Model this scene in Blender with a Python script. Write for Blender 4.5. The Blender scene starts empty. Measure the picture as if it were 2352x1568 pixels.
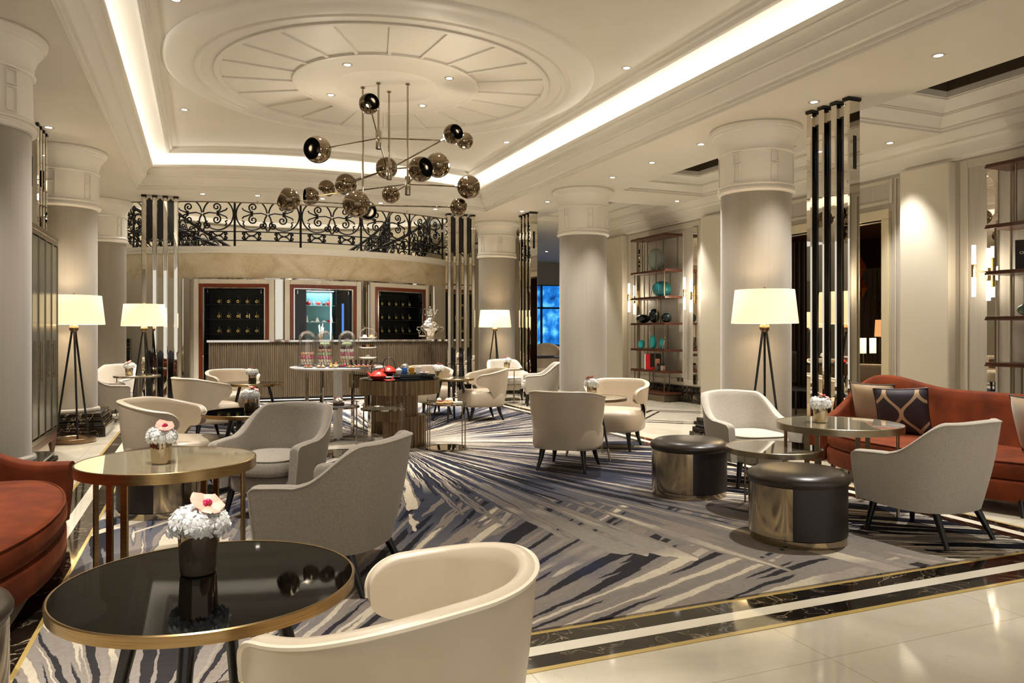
import bpy, bmesh, math, random
from mathutils import Vector, Matrix, noise as mnoise
random.seed(7)
PI = math.pi
SC = bpy.context.scene
COL = SC.collection
sin, cos = math.sin, math.cos

# ------------------------------------------------------------ camera, world, exposure
cam_d = bpy.data.cameras.new('camera')
cam = bpy.data.objects.new('camera', cam_d)
COL.objects.link(cam)
cam.location = (0, 0, 1.35)
cam.rotation_euler = (PI/2, 0, -math.atan(712/1740))
cam_d.sensor_width = 36
cam_d.lens = 36*1740/2352
cam_d.shift_y = -24/2352
cam_d.clip_start = .05
cam_d.clip_end = 100
SC.camera = cam
SC.view_settings.view_transform = 'Standard'
SC.view_settings.look = 'None'
SC.view_settings.gamma = 1
SC.view_settings.use_curve_mapping = False
SC.view_settings.exposure = 0.78
w = bpy.data.worlds.new('world'); SC.world = w; w.use_nodes = True
w.node_tree.nodes['Background'].inputs[0].default_value = (1.0, .96, .90, 1)
w.node_tree.nodes['Background'].inputs[1].default_value = .6
COVE = 7.2          # strength of the hidden strip in the ceiling cove
SPOT = 100.0         # watts of a ceiling downlight
WARM = (1.0, .93, .83)

# ------------------------------------------------------------ materials
def lin(c):
    return tuple((x/12.92 if x <= .04045 else ((x+.055)/1.055)**2.4) for x in c)
def hexc(h):
    return lin(tuple(int(h[i:i+2], 16)/255 for i in (0, 2, 4)))
MATS = {}
def mat(name, col, rough=.5, metal=0., **kw):
    if name in MATS: return MATS[name]
    m = bpy.data.materials.new(name); m.use_nodes = True
    b = m.node_tree.nodes['Principled BSDF']
    c = hexc(col) if isinstance(col, str) else col
    b.inputs['Base Color'].default_value = (*c, 1)
    b.inputs['Roughness'].default_value = rough
    b.inputs['Metallic'].default_value = metal
    for k, v in kw.items():
        b.inputs[k].default_value = v
    MATS[name] = m
    return m
def nt(m):
    t = m.node_tree
    return t, t.nodes, t.links, t.nodes['Principled BSDF']
def node(N, typ, **kw):
    n = N.new(typ)
    for k, v in kw.items():
        if k.startswith('i_'): n.inputs[k[2:].replace('_', ' ')].default_value = v
        else: setattr(n, k, v)
    return n
def ramp(N, stops, interp='LINEAR'):
    r = N.new('ShaderNodeValToRGB'); r.color_ramp.interpolation = interp
    e = r.color_ramp.elements
    while len(e) < len(stops): e.new(.5)
    for i, (p, c) in enumerate(stops):
        e[i].position = p
        e[i].color = (*(hexc(c) if isinstance(c, str) else c), 1)
    return r
def coords(N, L, scale=(1, 1, 1), kind='Object'):
    tc = N.new('ShaderNodeTexCoord'); mp = N.new('ShaderNodeMapping')
    mp.inputs['Scale'].default_value = scale
    L.new(tc.outputs[kind], mp.inputs[0])
    return mp.outputs[0]
def bump(N, L, b, h, strength=.2, dist=.01):
    n = N.new('ShaderNodeBump'); n.inputs['Strength'].default_value = strength; n.inputs['Distance'].default_value = dist
    L.new(h, n.inputs['Height']); L.new(n.outputs[0], b.inputs['Normal'])
def noisy(name, c1, c2, scale, rough=.5, metal=0., stretch=(1, 1, 1), bumps=0., detail=4, lo=.35, hi=.65, **kw):
    m = mat(name, c1, rough, metal, **kw); t, N, L, b = nt(m)
    v = coords(N, L, stretch)
    n = node(N, 'ShaderNodeTexNoise', i_Scale=scale, i_Detail=detail)
    L.new(v, n.inputs['Vector'])
    r = ramp(N, [(lo, c1), (hi, c2)])
    L.new(n.outputs['Fac'], r.inputs[0]); L.new(r.outputs[0], b.inputs['Base Color'])
    if bumps: bump(N, L, b, n.outputs['Fac'], bumps)
    return m

def marble_cream():
    m = mat('cream_marble', 'cfc6b2', .07, IOR=1.55); t, N, L, b = nt(m)
    v = coords(N, L)
    n = node(N, 'ShaderNodeTexNoise', i_Scale=1.3, i_Detail=8, i_Distortion=1.2); L.new(v, n.inputs['Vector'])
    r = ramp(N, [(.3, 'bdb39e'), (.5, 'cac1ad'), (.72, 'd6cdbb')]); L.new(n.outputs['Fac'], r.inputs[0])
    n2 = node(N, 'ShaderNodeTexNoise', i_Scale=2.2, i_Detail=5, i_Distortion=2.5); L.new(v, n2.inputs['Vector'])
    r2 = ramp(N, [(.492, (0, 0, 0)), (.5, (1, 1, 1)), (.508, (0, 0, 0))]); L.new(n2.outputs['Fac'], r2.inputs[0])
    br = node(N, 'ShaderNodeTexBrick', i_Scale=1.0, i_Mortar_Size=.003, i_Brick_Width=1.2, i_Row_Height=1.2, i_Mortar_Smooth=0.)
    br.offset = 0
    br.inputs['Color1'].default_value = (0, 0, 0, 1); br.inputs['Color2'].default_value = (0, 0, 0, 1); br.inputs['Mortar'].default_value = (1, 1, 1, 1)
    L.new(v, br.inputs['Vector'])
    mx = N.new('ShaderNodeMixRGB'); mx.inputs[2].default_value = (*hexc('b09c78'), 1)
    sc = node(N, 'ShaderNodeMath', operation='MULTIPLY'); sc.inputs[1].default_value = .22
    L.new(r2.outputs[0], sc.inputs[0]); L.new(sc.outputs[0], mx.inputs[0]); L.new(r.outputs[0], mx.inputs[1])
    mx2 = N.new('ShaderNodeMixRGB'); mx2.inputs[2].default_value = (*hexc('8f8068'), 1)
    sc2 = node(N, 'ShaderNodeMath', operation='MULTIPLY'); sc2.inputs[1].default_value = .45
    L.new(br.outputs['Color'], sc2.inputs[0]); L.new(sc2.outputs[0], mx2.inputs[0]); L.new(mx.outputs[0], mx2.inputs[1])
    L.new(mx2.outputs[0], b.inputs['Base Color'])
    return m
def marble_dark(name='dark_marble', scale=6.):
    m = mat(name, '15110d', .06); t, N, L, b = nt(m)
    v = coords(N, L)
    n = node(N, 'ShaderNodeTexNoise', i_Scale=scale*.5, i_Detail=9, i_Distortion=2.2); L.new(v, n.inputs['Vector'])
    r = ramp(N, [(.485, (0, 0, 0)), (.5, (1, 1, 1)), (.512, (0, 0, 0))]); L.new(n.outputs['Fac'], r.inputs[0])
    n2 = node(N, 'ShaderNodeTexNoise', i_Scale=scale*.35, i_Detail=6); L.new(v, n2.inputs['Vector'])
    r2 = ramp(N, [(.42, (0, 0, 0)), (.62, (1, 1, 1))]); L.new(n2.outputs['Fac'], r2.inputs[0])
    mu = node(N, 'ShaderNodeMath', operation='MULTIPLY'); L.new(r.outputs[0], mu.inputs[0]); L.new(r2.outputs[0], mu.inputs[1])
    mx = N.new('ShaderNodeMixRGB'); L.new(mu.outputs[0], mx.inputs[0])
    r3 = ramp(N, [(.3, '0c0a08'), (.6, '1d1711'), (.8, '32261a')]); L.new(n2.outputs['Fac'], r3.inputs[0])
    L.new(r3.outputs[0], mx.inputs[1]); mx.inputs[2].default_value = (*hexc('a8977c'), 1)
    L.new(mx.outputs[0], b.inputs['Base Color'])
    return m
def wall_marble():
    m = mat('beige_marble', 'c9b898', .22); t, N, L, b = nt(m)
    v = coords(N, L)
    n = node(N, 'ShaderNodeTexNoise', i_Scale=1.5, i_Detail=9, i_Distortion=1.5); L.new(v, n.inputs['Vector'])
    r = ramp(N, [(.3, 'b8a483'), (.5, 'cdbd9e'), (.7, 'd6c8ac')]); L.new(n.outputs['Fac'], r.inputs[0])
    n2 = node(N, 'ShaderNodeTexNoise', i_Scale=2.6, i_Detail=6, i_Distortion=3.); L.new(v, n2.inputs['Vector'])
    r2 = ramp(N, [(.488, (0, 0, 0)), (.5, (.5, .5, .5)), (.512, (0, 0, 0))]); L.new(n2.outputs['Fac'], r2.inputs[0])
    mx = N.new('ShaderNodeMixRGB'); mx.inputs[2].default_value = (*hexc('8d6f4c'), 1)
    L.new(r2.outputs[0], mx.inputs[0]); L.new(r.outputs[0], mx.inputs[1]); L.new(mx.outputs[0], b.inputs['Base Color'])
    return m
def wood(name, c1, c2, rough=.25, axis=(1, 12, 12)):
    m = mat(name, c1, rough); t, N, L, b = nt(m)
    v = coords(N, L, axis)
    n = node(N, 'ShaderNodeTexNoise', i_Scale=3, i_Detail=7, i_Distortion=.6); L.new(v, n.inputs['Vector'])
    r = ramp(N, [(.3, c1), (.7, c2)]); L.new(n.outputs['Fac'], r.inputs[0]); L.new(r.outputs[0], b.inputs['Base Color'])
    return m
def rug_material():
    m = mat('burst_rug', '6b6562', .95); t, N, L, b = nt(m)
    b.inputs['Specular IOR Level'].default_value = .1
    tc = N.new('ShaderNodeTexCoord')
    P = tc.outputs['Object']
    def M(op, a, c=None, d=None):
        n = node(N, 'ShaderNodeMath', operation=op)
        for i, x in enumerate((a, c, d)):
            if x is None: continue
            if isinstance(x, (int, float)): n.inputs[i].default_value = x
            else: L.new(x, n.inputs[i])
        return n.outputs[0]
    def NZ(vec, scale, detail=3, rough=.5, dist=0):
        n = node(N, 'ShaderNodeTexNoise', i_Scale=scale, i_Detail=detail, i_Distortion=dist); n.inputs['Roughness'].default_value = rough
        L.new(vec, n.inputs['Vector']); return n.outputs['Fac']
    def comb(x, y, z=0.):
        c = N.new('ShaderNodeCombineXYZ')
        for i, q in enumerate((x, y, z)):
            if isinstance(q, (int, float)): c.inputs[i].default_value = q
            else: L.new(q, c.inputs[i])
        return c.outputs[0]
    sp = N.new('ShaderNodeSeparateXYZ'); L.new(P, sp.inputs[0])
    wx = M('SUBTRACT', NZ(P, 3.0, 5, .65), .5); X = M('ADD', sp.outputs[0], M('MULTIPLY', wx, .07))
    wy = M('SUBTRACT', NZ(P, 3.7, 5, .65), .5); Y = M('ADD', sp.outputs[1], M('MULTIPLY', wy, .07))
    def polar(cx, cy, kth, kr, seed):
        dx = M('SUBTRACT', X, cx); dy = M('SUBTRACT', Y, cy)
        r = M('SQRT', M('ADD', M('MULTIPLY', dx, dx), M('MULTIPLY', dy, dy)))
        th = M('ARCTAN2', dy, dx)
        return r, th, NZ(comb(M('MULTIPLY', th, kth), M('MULTIPLY', r, kr), seed), 1.0, 1, .5)
    r1, t1, a1 = polar(2.1, 9.0, 30, .34, 1.3)
    _, _, a1b = polar(2.1, 9.0, 70, .5, 5.3)
    r2, t2, a2 = polar(-.2, 2.4, 30, .5, 9.1)
    r3, t3, a3 = polar(6.9, 2.0, 34, .5, 3.1)
    big = NZ(P, .55, 2); mid = NZ(P, 1.1, 3)
    # which burst rules where
    q2 = M('LESS_THAN', M('ADD', r2, M('ADD', M('MULTIPLY', M('SUBTRACT', mid, .5), 2.2), M('MULTIPLY', M('SUBTRACT', a1, .5), 3.4))), 3.7)
    def mixv(f, a, c):
        return M('ADD', M('MULTIPLY', M('SUBTRACT', 1., f), a), M('MULTIPLY', f, c))
    stroke = mixv(q2, a1, a2)
    # ground colour
    g1 = ramp(N, [(.0, 'c9bfb0'), (.1, '8a857f'), (.2, '2a2832'), (.44, '2b2d3a'), (.58, '484953'), (.74, '706a65'), (1., '8c837a')])
    rr = M('MULTIPLY', M('ADD', r1, M('MULTIPLY', M('SUBTRACT', big, .5), 3.2)), 1/6.5)
    L.new(rr, g1.inputs[0])
    # strokes: dark and cream
    sd = ramp(N, [(.0, (1, 1, 1)), (.395, (1, 1, 1)), (.405, (0, 0, 0))]); L.new(stroke, sd.inputs[0])
    sl = ramp(N, [(.0, (0, 0, 0)), (.612, (0, 0, 0)), (.622, (1, 1, 1))]); L.new(stroke, sl.inputs[0])
    sg = ramp(N, [(.0, (0, 0, 0)), (.53, (0, 0, 0)), (.535, (1, 1, 1)), (.60, (1, 1, 1)), (.605, (0, 0, 0))], 'LINEAR'); L.new(stroke, sg.inputs[0])
    fine = ramp(N, [(.0, (0, 0, 0)), (.58, (0, 0, 0)), (.60, (1, 1, 1))]); L.new(a1b, fine.inputs[0])
    nearc = ramp(N, [(.0, (1, 1, 1)), (.34, (1, 1, 1)), (.5, (0, 0, 0))]); L.new(M('MULTIPLY', r1, 1/6.), nearc.inputs[0])
    def mix(f, a, c, fac=1.):
        x = N.new('ShaderNodeMixRGB')
        if fac != 1.: f = M('MULTIPLY', f, fac)
        L.new(f, x.inputs[0])
        for i, q in ((1, a), (2, c)):
            if isinstance(q, str): x.inputs[i].default_value = (*hexc(q), 1)
            else: L.new(q, x.inputs[i])
        return x.outputs[0]
    gate = ramp(N, [(.0, (0, 0, 0)), (.46, (0, 0, 0)), (.5, (1, 1, 1))]); L.new(mid, gate.inputs[0])
    gate2 = ramp(N, [(.0, (1, 1, 1)), (.52, (1, 1, 1)), (.56, (.2, .2, .2))]); L.new(big, gate2.inputs[0])
    c = g1.outputs[0]
    c = mix(sg.outputs[0], c, '85796d', .75)
    c = mix(sd.outputs[0], c, '17161d', .9)
    c = mix(M('MULTIPLY', sl.outputs[0], gate2.outputs[0]), c, 'bdb19b', .95)
    c = mix(M('MULTIPLY', fine.outputs[0], nearc.outputs[0]), c, 'c9bda8', .9)
    blue = ramp(N, [(.0, (0, 0, 0)), (.57, (0, 0, 0)), (.68, (1, 1, 1))]); L.new(NZ(P, .8, 2), blue.inputs[0])
    c = mix(blue.outputs[0], c, '1d2b55', .28)
    # navy border corner on the right
    nv = M('MULTIPLY', M('GREATER_THAN', M('ADD', sp.outputs[0], M('ADD', M('MULTIPLY', M('SUBTRACT', mid, .5), 1.2), M('MULTIPLY', M('SUBTRACT', a3, .5), 1.4))), 4.1), M('LESS_THAN', sp.outputs[1], 5.9))
    cr = ramp(N, [(.0, '0b0d1a'), (.53, '0b0d1a'), (.545, 'bfb4a2'), (.6, 'bfb4a2'), (.61, '77706a')]); L.new(a3, cr.inputs[0])
    x = N.new('ShaderNodeMixRGB'); L.new(nv, x.inputs[0]); L.new(c, x.inputs[1]); L.new(cr.outputs[0], x.inputs[2]); c = x.outputs[0]
    pile = NZ(P, 40, 2)
    x = N.new('ShaderNodeMixRGB'); x.blend_type = 'MULTIPLY'; x.inputs[0].default_value = .35
    pr_ = ramp(N, [(.3, (.65, .65, .65)), (.7, (1.1, 1.1, 1.1))]); L.new(pile, pr_.inputs[0])
    L.new(c, x.inputs[1]); L.new(pr_.outputs[0], x.inputs[2])
    L.new(x.outputs[0], b.inputs['Base Color'])
    bump(N, L, b, NZ(P, 160, 2), .5, .006)
    return m
def glassy(name, col=(1, 1, 1), base=.06, edge=.55):
    """clear thin glass: see-through with a fresnel sheen"""
    m = bpy.data.materials.new(name); m.use_nodes = True; N = m.node_tree.nodes; L = m.node_tree.links
    N.remove(N['Principled BSDF']); out = N['Material Output']
    tr = node(N, 'ShaderNodeBsdfTransparent', i_Color=(*col, 1)); gl = node(N, 'ShaderNodeBsdfGlossy', i_Roughness=.02)
    lw = node(N, 'ShaderNodeLayerWeight', i_Blend=.35)
    mr = N.new('ShaderNodeMapRange'); mr.inputs[3].default_value = base; mr.inputs[4].default_value = edge
    mx = N.new('ShaderNodeMixShader')
    L.new(lw.outputs['Fresnel'], mr.inputs[0]); L.new(mr.outputs[0], mx.inputs[0]); L.new(tr.outputs[0], mx.inputs[1]); L.new(gl.outputs[0], mx.inputs[2])
    L.new(mx.outputs[0], out.inputs[0])
    MATS[name] = m; return m
def emit(name, col, s):
    if name in MATS: return MATS[name]
    m = bpy.data.materials.new(name); m.use_nodes = True; N = m.node_tree.nodes
    N.remove(N['Principled BSDF'])
    e = node(N, 'ShaderNodeEmission', i_Color=(*col, 1), i_Strength=s)
    m.node_tree.links.new(e.outputs[0], N['Material Output'].inputs[0]); MATS[name] = m; return m

CREAM = marble_cream(); DARK = marble_dark(); BEIGE = wall_marble()
RUG = rug_material()
CEIL = noisy('ceiling_paint', 'cfc8ba', 'd3ccbf', 1.2, .6)
PLAST = mat('moulding_paint', 'd8d2c6', .45)
CAPM = mat('capital_paint', 'e2dcd0', .4)
SILK = noisy('column_silk', '938b7e', '8f877a', 3, .40, stretch=(14, 14, .25), **{'Sheen Weight': .3})
WALLP = noisy('wall_panel_silk', 'b9b2a5', 'b0a99c', 3, .45, stretch=(10, 10, .3))
WALLW = mat('wall_trim_paint', 'c6bdac', .4)
PILM = mat('pilaster_paint', 'd3cab8', .4)
LEATH = noisy('cream_leather', 'bcad97', 'b5a68f', 5, .38, bumps=.03, **{'Coat Weight': .15})
LEATHD = noisy('taupe_leather', 'a3937c', '9c8b75', 5, .38, bumps=.03, **{'Coat Weight': .15})
PIPE = mat('piping_leather', 'd3c6b0', .4)
FABR = noisy('grey_fabric', '9a9082', '8a8073', 130, .9, bumps=.35, detail=2, **{'Sheen Weight': .3})
FABL = noisy('oatmeal_fabric', 'b8b0a2', 'aaa193', 130, .9, bumps=.35, detail=2, **{'Sheen Weight': .3})
FPIPE = mat('fabric_piping', 'a69c8c', .8)
BLACKW = mat('black_lacquer_wood', '0d0b0a', .28)
BRASS = noisy('brushed_brass', 'a58b62', '94794f', 8, .28, 1.0, stretch=(1, 1, 30))
NICK = noisy('brushed_nickel', 'a0937c', '93866f', 8, .3, 1.0, stretch=(1, 1, 30))
CHROME = mat('polished_chrome', 'd8d2c8', .05, 1.0)
BCHROME = mat('smoked_chrome', 'a89c88', .06, 1.0)
MIRROR = mat('mirror', 'dcd6ca', .01, 1.0)
BRONZE = mat('bronze_metal', '7b6650', .28, 1.0)
BLKGL = mat('black_glass_top', '020202', .03, IOR=1.12)
TOPG = noisy('champagne_glass_top', 'a59a82', '968b73', 2.5, .04, **{'Coat Weight': 1.0})
TOPD = noisy('smoked_glass_top', '6d6555', '5d5647', 2.5, .04, **{'Coat Weight': 1.0})
GEDGE = mat('glass_edge', '4f6b56', .05)
VELV = noisy('rust_velvet', '6c2d0b', '461904', 6, .8, detail=6, lo=.3, hi=.75, **{'Sheen Weight': .12, 'Sheen Roughness': .3, 'Sheen Tint': (1., .35, .12, 1), 'Specular IOR Level': .2})
SATIN = noisy('bronze_satin', '8f7a5c', '7a6649', 4, .35, **{'Sheen Weight': .5})
DKL = noisy('brown_leather', '2f261c', '261e16', 6, .32, bumps=.04)
DKL2 = mat('dark_brown_leather', '1c1310', .42)
STEEL = noisy('polished_steel_sheet', 'b9ab8f', 'ad9f84', 3, .13, 1.0, stretch=(14, 14, .4))
IRON = mat('wrought_iron', '100d0b', .45, .6)
WALN = wood('walnut', '4a2717', '5c3320', .3, (12, 1, 12))
MAHO = wood('mahogany', '5b2410', '7a3316', .2, (12, 12, 1))
BLACK = mat('black_gloss', '030304', .08)
BLKM = mat('black_matt', '060606', .6)
WHITE = mat('white_porcelain', 'e8e4dc', .15)
PETAL = mat('white_petal', 'fbfaf4', .7, **{'Subsurface Weight': .5, 'Subsurface Radius': (1, 1, 1), 'Subsurface Scale': .02})
VGL = mat('vase_mirror_glass', 'b7a78c', .05, .95)
VGD = mat('vase_smoke_glass', 'a3917a', .05, .85)
STRIPW = noisy('pale_marble_strip', 'e0d8c6', 'd4cab4', 2, .07)
PINK = mat('blush_orchid_petal', 'e39c88', .5)
MAG = mat('magenta_orchid_lip', 'b5154f', .4)
GREEN = mat('leaf_green', '3c4a24', .5)
SMOKE = mat('smoked_mirror_glass', '75654f', .04, .95)
SMOKD = mat('dark_mirror_glass', '5d5548', .05, .92)
CLEAR = glassy('clear_glass', (1, 1, 1), .05, .7)
TRIM = mat('white_trim_paint', 'e6e0d2', .35)
# ------------------------------------------------------------ mesh helpers
class MB:
    def __init__(s): s.v = []; s.f = []; s.mi = []; s.m = 0
    def add(s, vs, fs):
        o = len(s.v); s.v += [tuple(p) for p in vs]
        for f in fs: s.f.append(tuple(o+i for i in f)); s.mi.append(s.m)
        return s
    def box(s, c, d, rz=0, taper=1.):
        x, y, z = d[0]/2, d[1]/2, d[2]/2; ca, sa = cos(rz), sin(rz); vs = []
        for k, (a, b, e) in enumerate([(-1, -1, -1), (1, -1, -1), (1, 1, -1), (-1, 1, -1), (-1, -1, 1), (1, -1, 1), (1, 1, 1), (-1, 1, 1)]):
            q = taper if e < 0 else 1.
            px, py = a*x*q, b*y*q
            vs.append((c[0]+px*ca-py*sa, c[1]+px*sa+py*ca, c[2]+e*z))
        return s.add(vs, [(0, 3, 2, 1), (4, 5, 6, 7), (0, 1, 5, 4), (1, 2, 6, 5), (2, 3, 7, 6), (3, 0, 4, 7)])
    def bbox(s, c, d, r=.01, rz=0, seg=2):
        """box with rounded edges"""
        bm = bmesh.new(); bmesh.ops.create_cube(bm, size=1.)
        for v in bm.verts: v.co = Vector((v.co.x*d[0], v.co.y*d[1], v.co.z*d[2]))
        bmesh.ops.bevel(bm, geom=bm.edges[:], offset=min(r, min(d)*.49), segments=seg, profile=.5, affect='EDGES')
        R = Matrix.Rotation(rz, 3, 'Z'); bm.verts.index_update()
        s.add([R @ v.co + Vector(c) for v in bm.verts], [[v.index for v in f.verts] for f in bm.faces]); bm.free(); return s
    def lathe(s, prof, c=(0, 0, 0), n=32, sx=1., sy=1., caps=True, a0=0., a1=2*PI):
        full = abs(a1-a0-2*PI) < 1e-6; k = n if full else n+1; vs = []
        for r, z in prof:
            for i in range(k):
                a = a0+(a1-a0)*i/n; vs.append((c[0]+r*cos(a)*sx, c[1]+r*sin(a)*sy, c[2]+z))
        fs = []
        for j in range(len(prof)-1):
            for i in range(n):
                i2 = (i+1) % k
                fs.append((j*k+i, j*k+i2, (j+1)*k+i2, (j+1)*k+i))
        if caps and full:
            if prof[0][0] > 1e-5: fs.append(tuple(reversed(range(k))))
            if prof[-1][0] > 1e-5: fs.append(tuple((len(prof)-1)*k+i for i in range(k)))
        return s.add(vs, fs)
    def cyl(s, p, q, r0, r1=None, n=10):
        """straight round bar from p to q"""
        return s.tube([p, q], [r0, r0 if r1 is None else r1], n)
    def tube(s, pts, r, n=8, closed=False, caps=True):
        P = [Vector(p) for p in pts]; m = len(P)
        rr = r if isinstance(r, (list, tuple)) else [r]*m
        vs = []; ref = None
        for i in range(m):
            if closed: t = P[(i+1) % m]-P[i-1]
            else: t = P[min(i+1, m-1)]-P[max(i-1, 0)]
            if t.length < 1e-9: t = Vector((0, 0, 1))
            t.normalize()
            if ref is None:
                ref = Vector((0, 0, 1)) if abs(t.z) < .9 else Vector((1, 0, 0))
            u = ref-t*ref.dot(t)
            if u.length < 1e-6: u = Vector((1, 0, 0))-t*t.x
            u.normalize(); w_ = t.cross(u); ref = u
            for k in range(n):
                a = 2*PI*k/n; vs.append(P[i]+(u*cos(a)+w_*sin(a))*rr[i])
        fs = []
        for i in range(m if closed else m-1):
            j = (i+1) % m
            for k in range(n):
                k2 = (k+1) % n; fs.append((i*n+k, i*n+k2, j*n+k2, j*n+k))
        if caps and not closed:
            fs.append(tuple(reversed(range(n)))); fs.append(tuple((m-1)*n+k for k in range(n)))
        return s.add(vs, fs)
    def grid(s, rows, closed_u=False):
        nr = len(rows); nc = len(rows[0]); vs = [p for r in rows for p in r]; fs = []
        for i in range(nr-1):
            for j in range(nc if closed_u else nc-1):
                k = (j+1) % nc; fs.append((i*nc+j, i*nc+k, (i+1)*nc+k, (i+1)*nc+j))
        return s.add(vs, fs)
    def prism(s, poly, z0, z1):
        n = len(poly); vs = [(x, y, z0) for x, y in poly]+[(x, y, z1) for x, y in poly]
        return s.add(vs, [tuple(reversed(range(n))), tuple(range(n, 2*n))]+[(i, (i+1) % n, n+(i+1) % n, n+i) for i in range(n)])
    def sphere(s, c, r, n=16, m=10, sz=1.):
        return s.lathe([(max(r*sin(PI*j/m), 0 if 0 < j < m else 1e-5), -r*cos(PI*j/m)*sz) for j in range(m+1)], c, n, caps=False)
    def build(s, name, mats, parent=None, smooth=False, angle=40):
        me = bpy.data.meshes.new(name)
        me.from_pydata([tuple(p) for p in s.v], [], s.f)
        mats = mats if isinstance(mats, (list, tuple)) else [mats]
        for q in mats: me.materials.append(q)
        if len(mats) > 1: me.polygons.foreach_set('material_index', s.mi)
        bm = bmesh.new(); bm.from_mesh(me); bmesh.ops.recalc_face_normals(bm, faces=bm.faces)
        if smooth:
            for f in bm.faces: f.smooth = True
            lim = math.radians(angle)
            for e in bm.edges:
                if len(e.link_faces) == 2 and e.calc_face_angle(0) > lim: e.smooth = False
        bm.to_mesh(me); bm.free()
        o = bpy.data.objects.new(name, me); COL.objects.link(o)
        if parent is not None: o.parent = parent
        return o
def tag(o, label=None, cat=None, group=None, kind=None):
    if label: o['label'] = label
    if cat: o['category'] = cat
    if group: o['group'] = group
    if kind: o['kind'] = kind
    return o
def thing(name, label, cat, loc=(0, 0, 0), rz=0, group=None):
    o = bpy.data.objects.new(name, None); COL.objects.link(o); o.empty_display_size = .1
    o.location = loc; o.rotation_euler = (0, 0, rz)
    return tag(o, label, cat, group)
def struct(o): o['kind'] = 'structure'; return o
def copy_tree(src, loc, rz=None, label=None, group=None, scale=None):
    r = src.copy(); COL.objects.link(r); r.location = loc
    if rz is not None: r.rotation_euler = (0, 0, rz)
    if scale: r.scale = scale
    if label: r['label'] = label
    if group: r['group'] = group
    for ch in list(src.children):
        c = ch.copy(); COL.objects.link(c); c.parent = r
        for g in list(ch.children):
            d = g.copy(); COL.objects.link(d); d.parent = c
    return r
def light(name, typ, loc, watts, col=WARM, parent=None, **kw):
    d = bpy.data.lights.new(name, typ); d.energy = watts; d.color = col
    for k, v in kw.items(): setattr(d, k, v)
    o = bpy.data.objects.new(name, d); COL.objects.link(o); o.location = loc
    if parent is not None: o.parent = parent
    return o
def R(d): return math.radians(d)
def lerp(a, b, t): return a+(b-a)*t
def sm(t): t = max(0., min(1., t)); return t*t*(3-2*t)
def text(name, s, size, mat_, parent, loc, rot, depth=.001):
    cu = bpy.data.curves.new(name, 'FONT'); cu.body = s; cu.size = size; cu.extrude = depth; cu.align_x = 'CENTER'; cu.align_y = 'CENTER'
    t = bpy.data.objects.new(name+'_curve', cu); COL.objects.link(t)
    bpy.context.view_layer.update()
    me = bpy.data.meshes.new_from_object(t.evaluated_get(bpy.context.evaluated_depsgraph_get()))
    bpy.data.objects.remove(t); me.materials.clear(); me.materials.append(mat_)
    o = bpy.data.objects.new(name, me); COL.objects.link(o); o.parent = parent; o.location = loc; o.rotation_euler = rot
    return o

# ------------------------------------------------------------ room shell
XC, HW = 2.1, 3.1           # centre line and half width of the raised ceiling
ZL, ZH = 3.72, 4.35
WR, WL = 8.5, -4.6
YB = -3.5                   # behind the camera
DCX, DCY, DR = 1.95, 20.85, 4.8      # curved marble wall behind the bar
def drum(x, r=DR): return DCY-math.sqrt(max(r*r-(x-DCX)**2, 0))
ER = 6.2                    # edge of the low ceiling towards the stairwell

b = MB(); b.box(((WR+6+WL)/2, 11, -.06), (WR+6-WL+1, 31, .12)); struct(b.build('floor', CREAM))
RX0, RX1, RY0, RY1 = -.67, 4.86, 3.10, 14.7
def ring(x0, x1, y0, y1, d0, d1, z, name, m):
    b = MB()
    X0, X1, Y0, Y1 = x0-d1, x1+d1, y0-d1, y1+d1; a0, a1, c0, c1 = x0-d0, x1+d0, y0-d0, y1+d0
    for (p, q, r_, s_) in ((X0, X1, Y0, c0), (X0, X1, c1, Y1), (X0, a0, c0, c1), (a1, X1, c0, c1)):
        b.box(((p+q)/2, (r_+s_)/2, z/2), (q-p, s_-r_, z))
    return struct(b.build(name, m))
GOLDS = mat('gold_marble_strip', 'b59a5c', .1)
ring(RX0, RX1, RY0, RY1, 0, .025, .0030, 'trim_1', GOLDS)
ring(RX0, RX1, RY0, RY1, .025, .14, .0026, 'trim_2', DARK)
ring(RX0, RX1, RY0, RY1, .14, .225, .0022, 'trim_3', STRIPW)
ring(RX0, RX1, RY0, RY1, .225, .335, .0026, 'trim_4', DARK)
ring(RX0, RX1, RY0, RY1, .335, .365, .0030, 'trim_5', GOLDS)
# dark chevron inlays in the right aisle
b = MB()
def bar2(p, q, w_, z=.0024):
    p, q = Vector((*p, 0)), Vector((*q, 0)); d = (q-p); L_ = d.length; a = math.atan2(d.y, d.x); m_ = (p+q)/2
    b.box((m_.x, m_.y, z/2), (L_, w_, z), a)
for oy in (9.9, 13.1, 6.2):
    for (k, w_) in ((0, .07), (.22, .045)):
        A = (5.85+k*1.6, oy); Bp = (7.1, oy-1.15+k); Cp = (8.35-k*1.6, oy); D_ = (7.1, oy+1.15-k)
        for p, q in ((A, Bp), (Bp, Cp), (Cp, D_), (D_, A)): bar2(p, q, w_)
struct(b.build('trim_6', DARK))
b = MB(); b.box((WL, 9.5, 1.9), (.2, 26, 3.9)); struct(b.build('wall_left', WALLP))

# rug
b = MB(); rows = []
for j in range(13):
    rows.append([(lerp(RX0, RX1, i/8), lerp(RY0, RY1, j/12), .012) for i in range(9)])
b.grid(rows)
b.box(((RX0+RX1)/2, (RY0+RY1)/2, .005), (RX1-RX0, RY1-RY0, .0095))
tag(b.build('area_rug', RUG), 'large lounge carpet with burst of navy, grey and cream strokes under the tables', 'rug')

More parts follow.
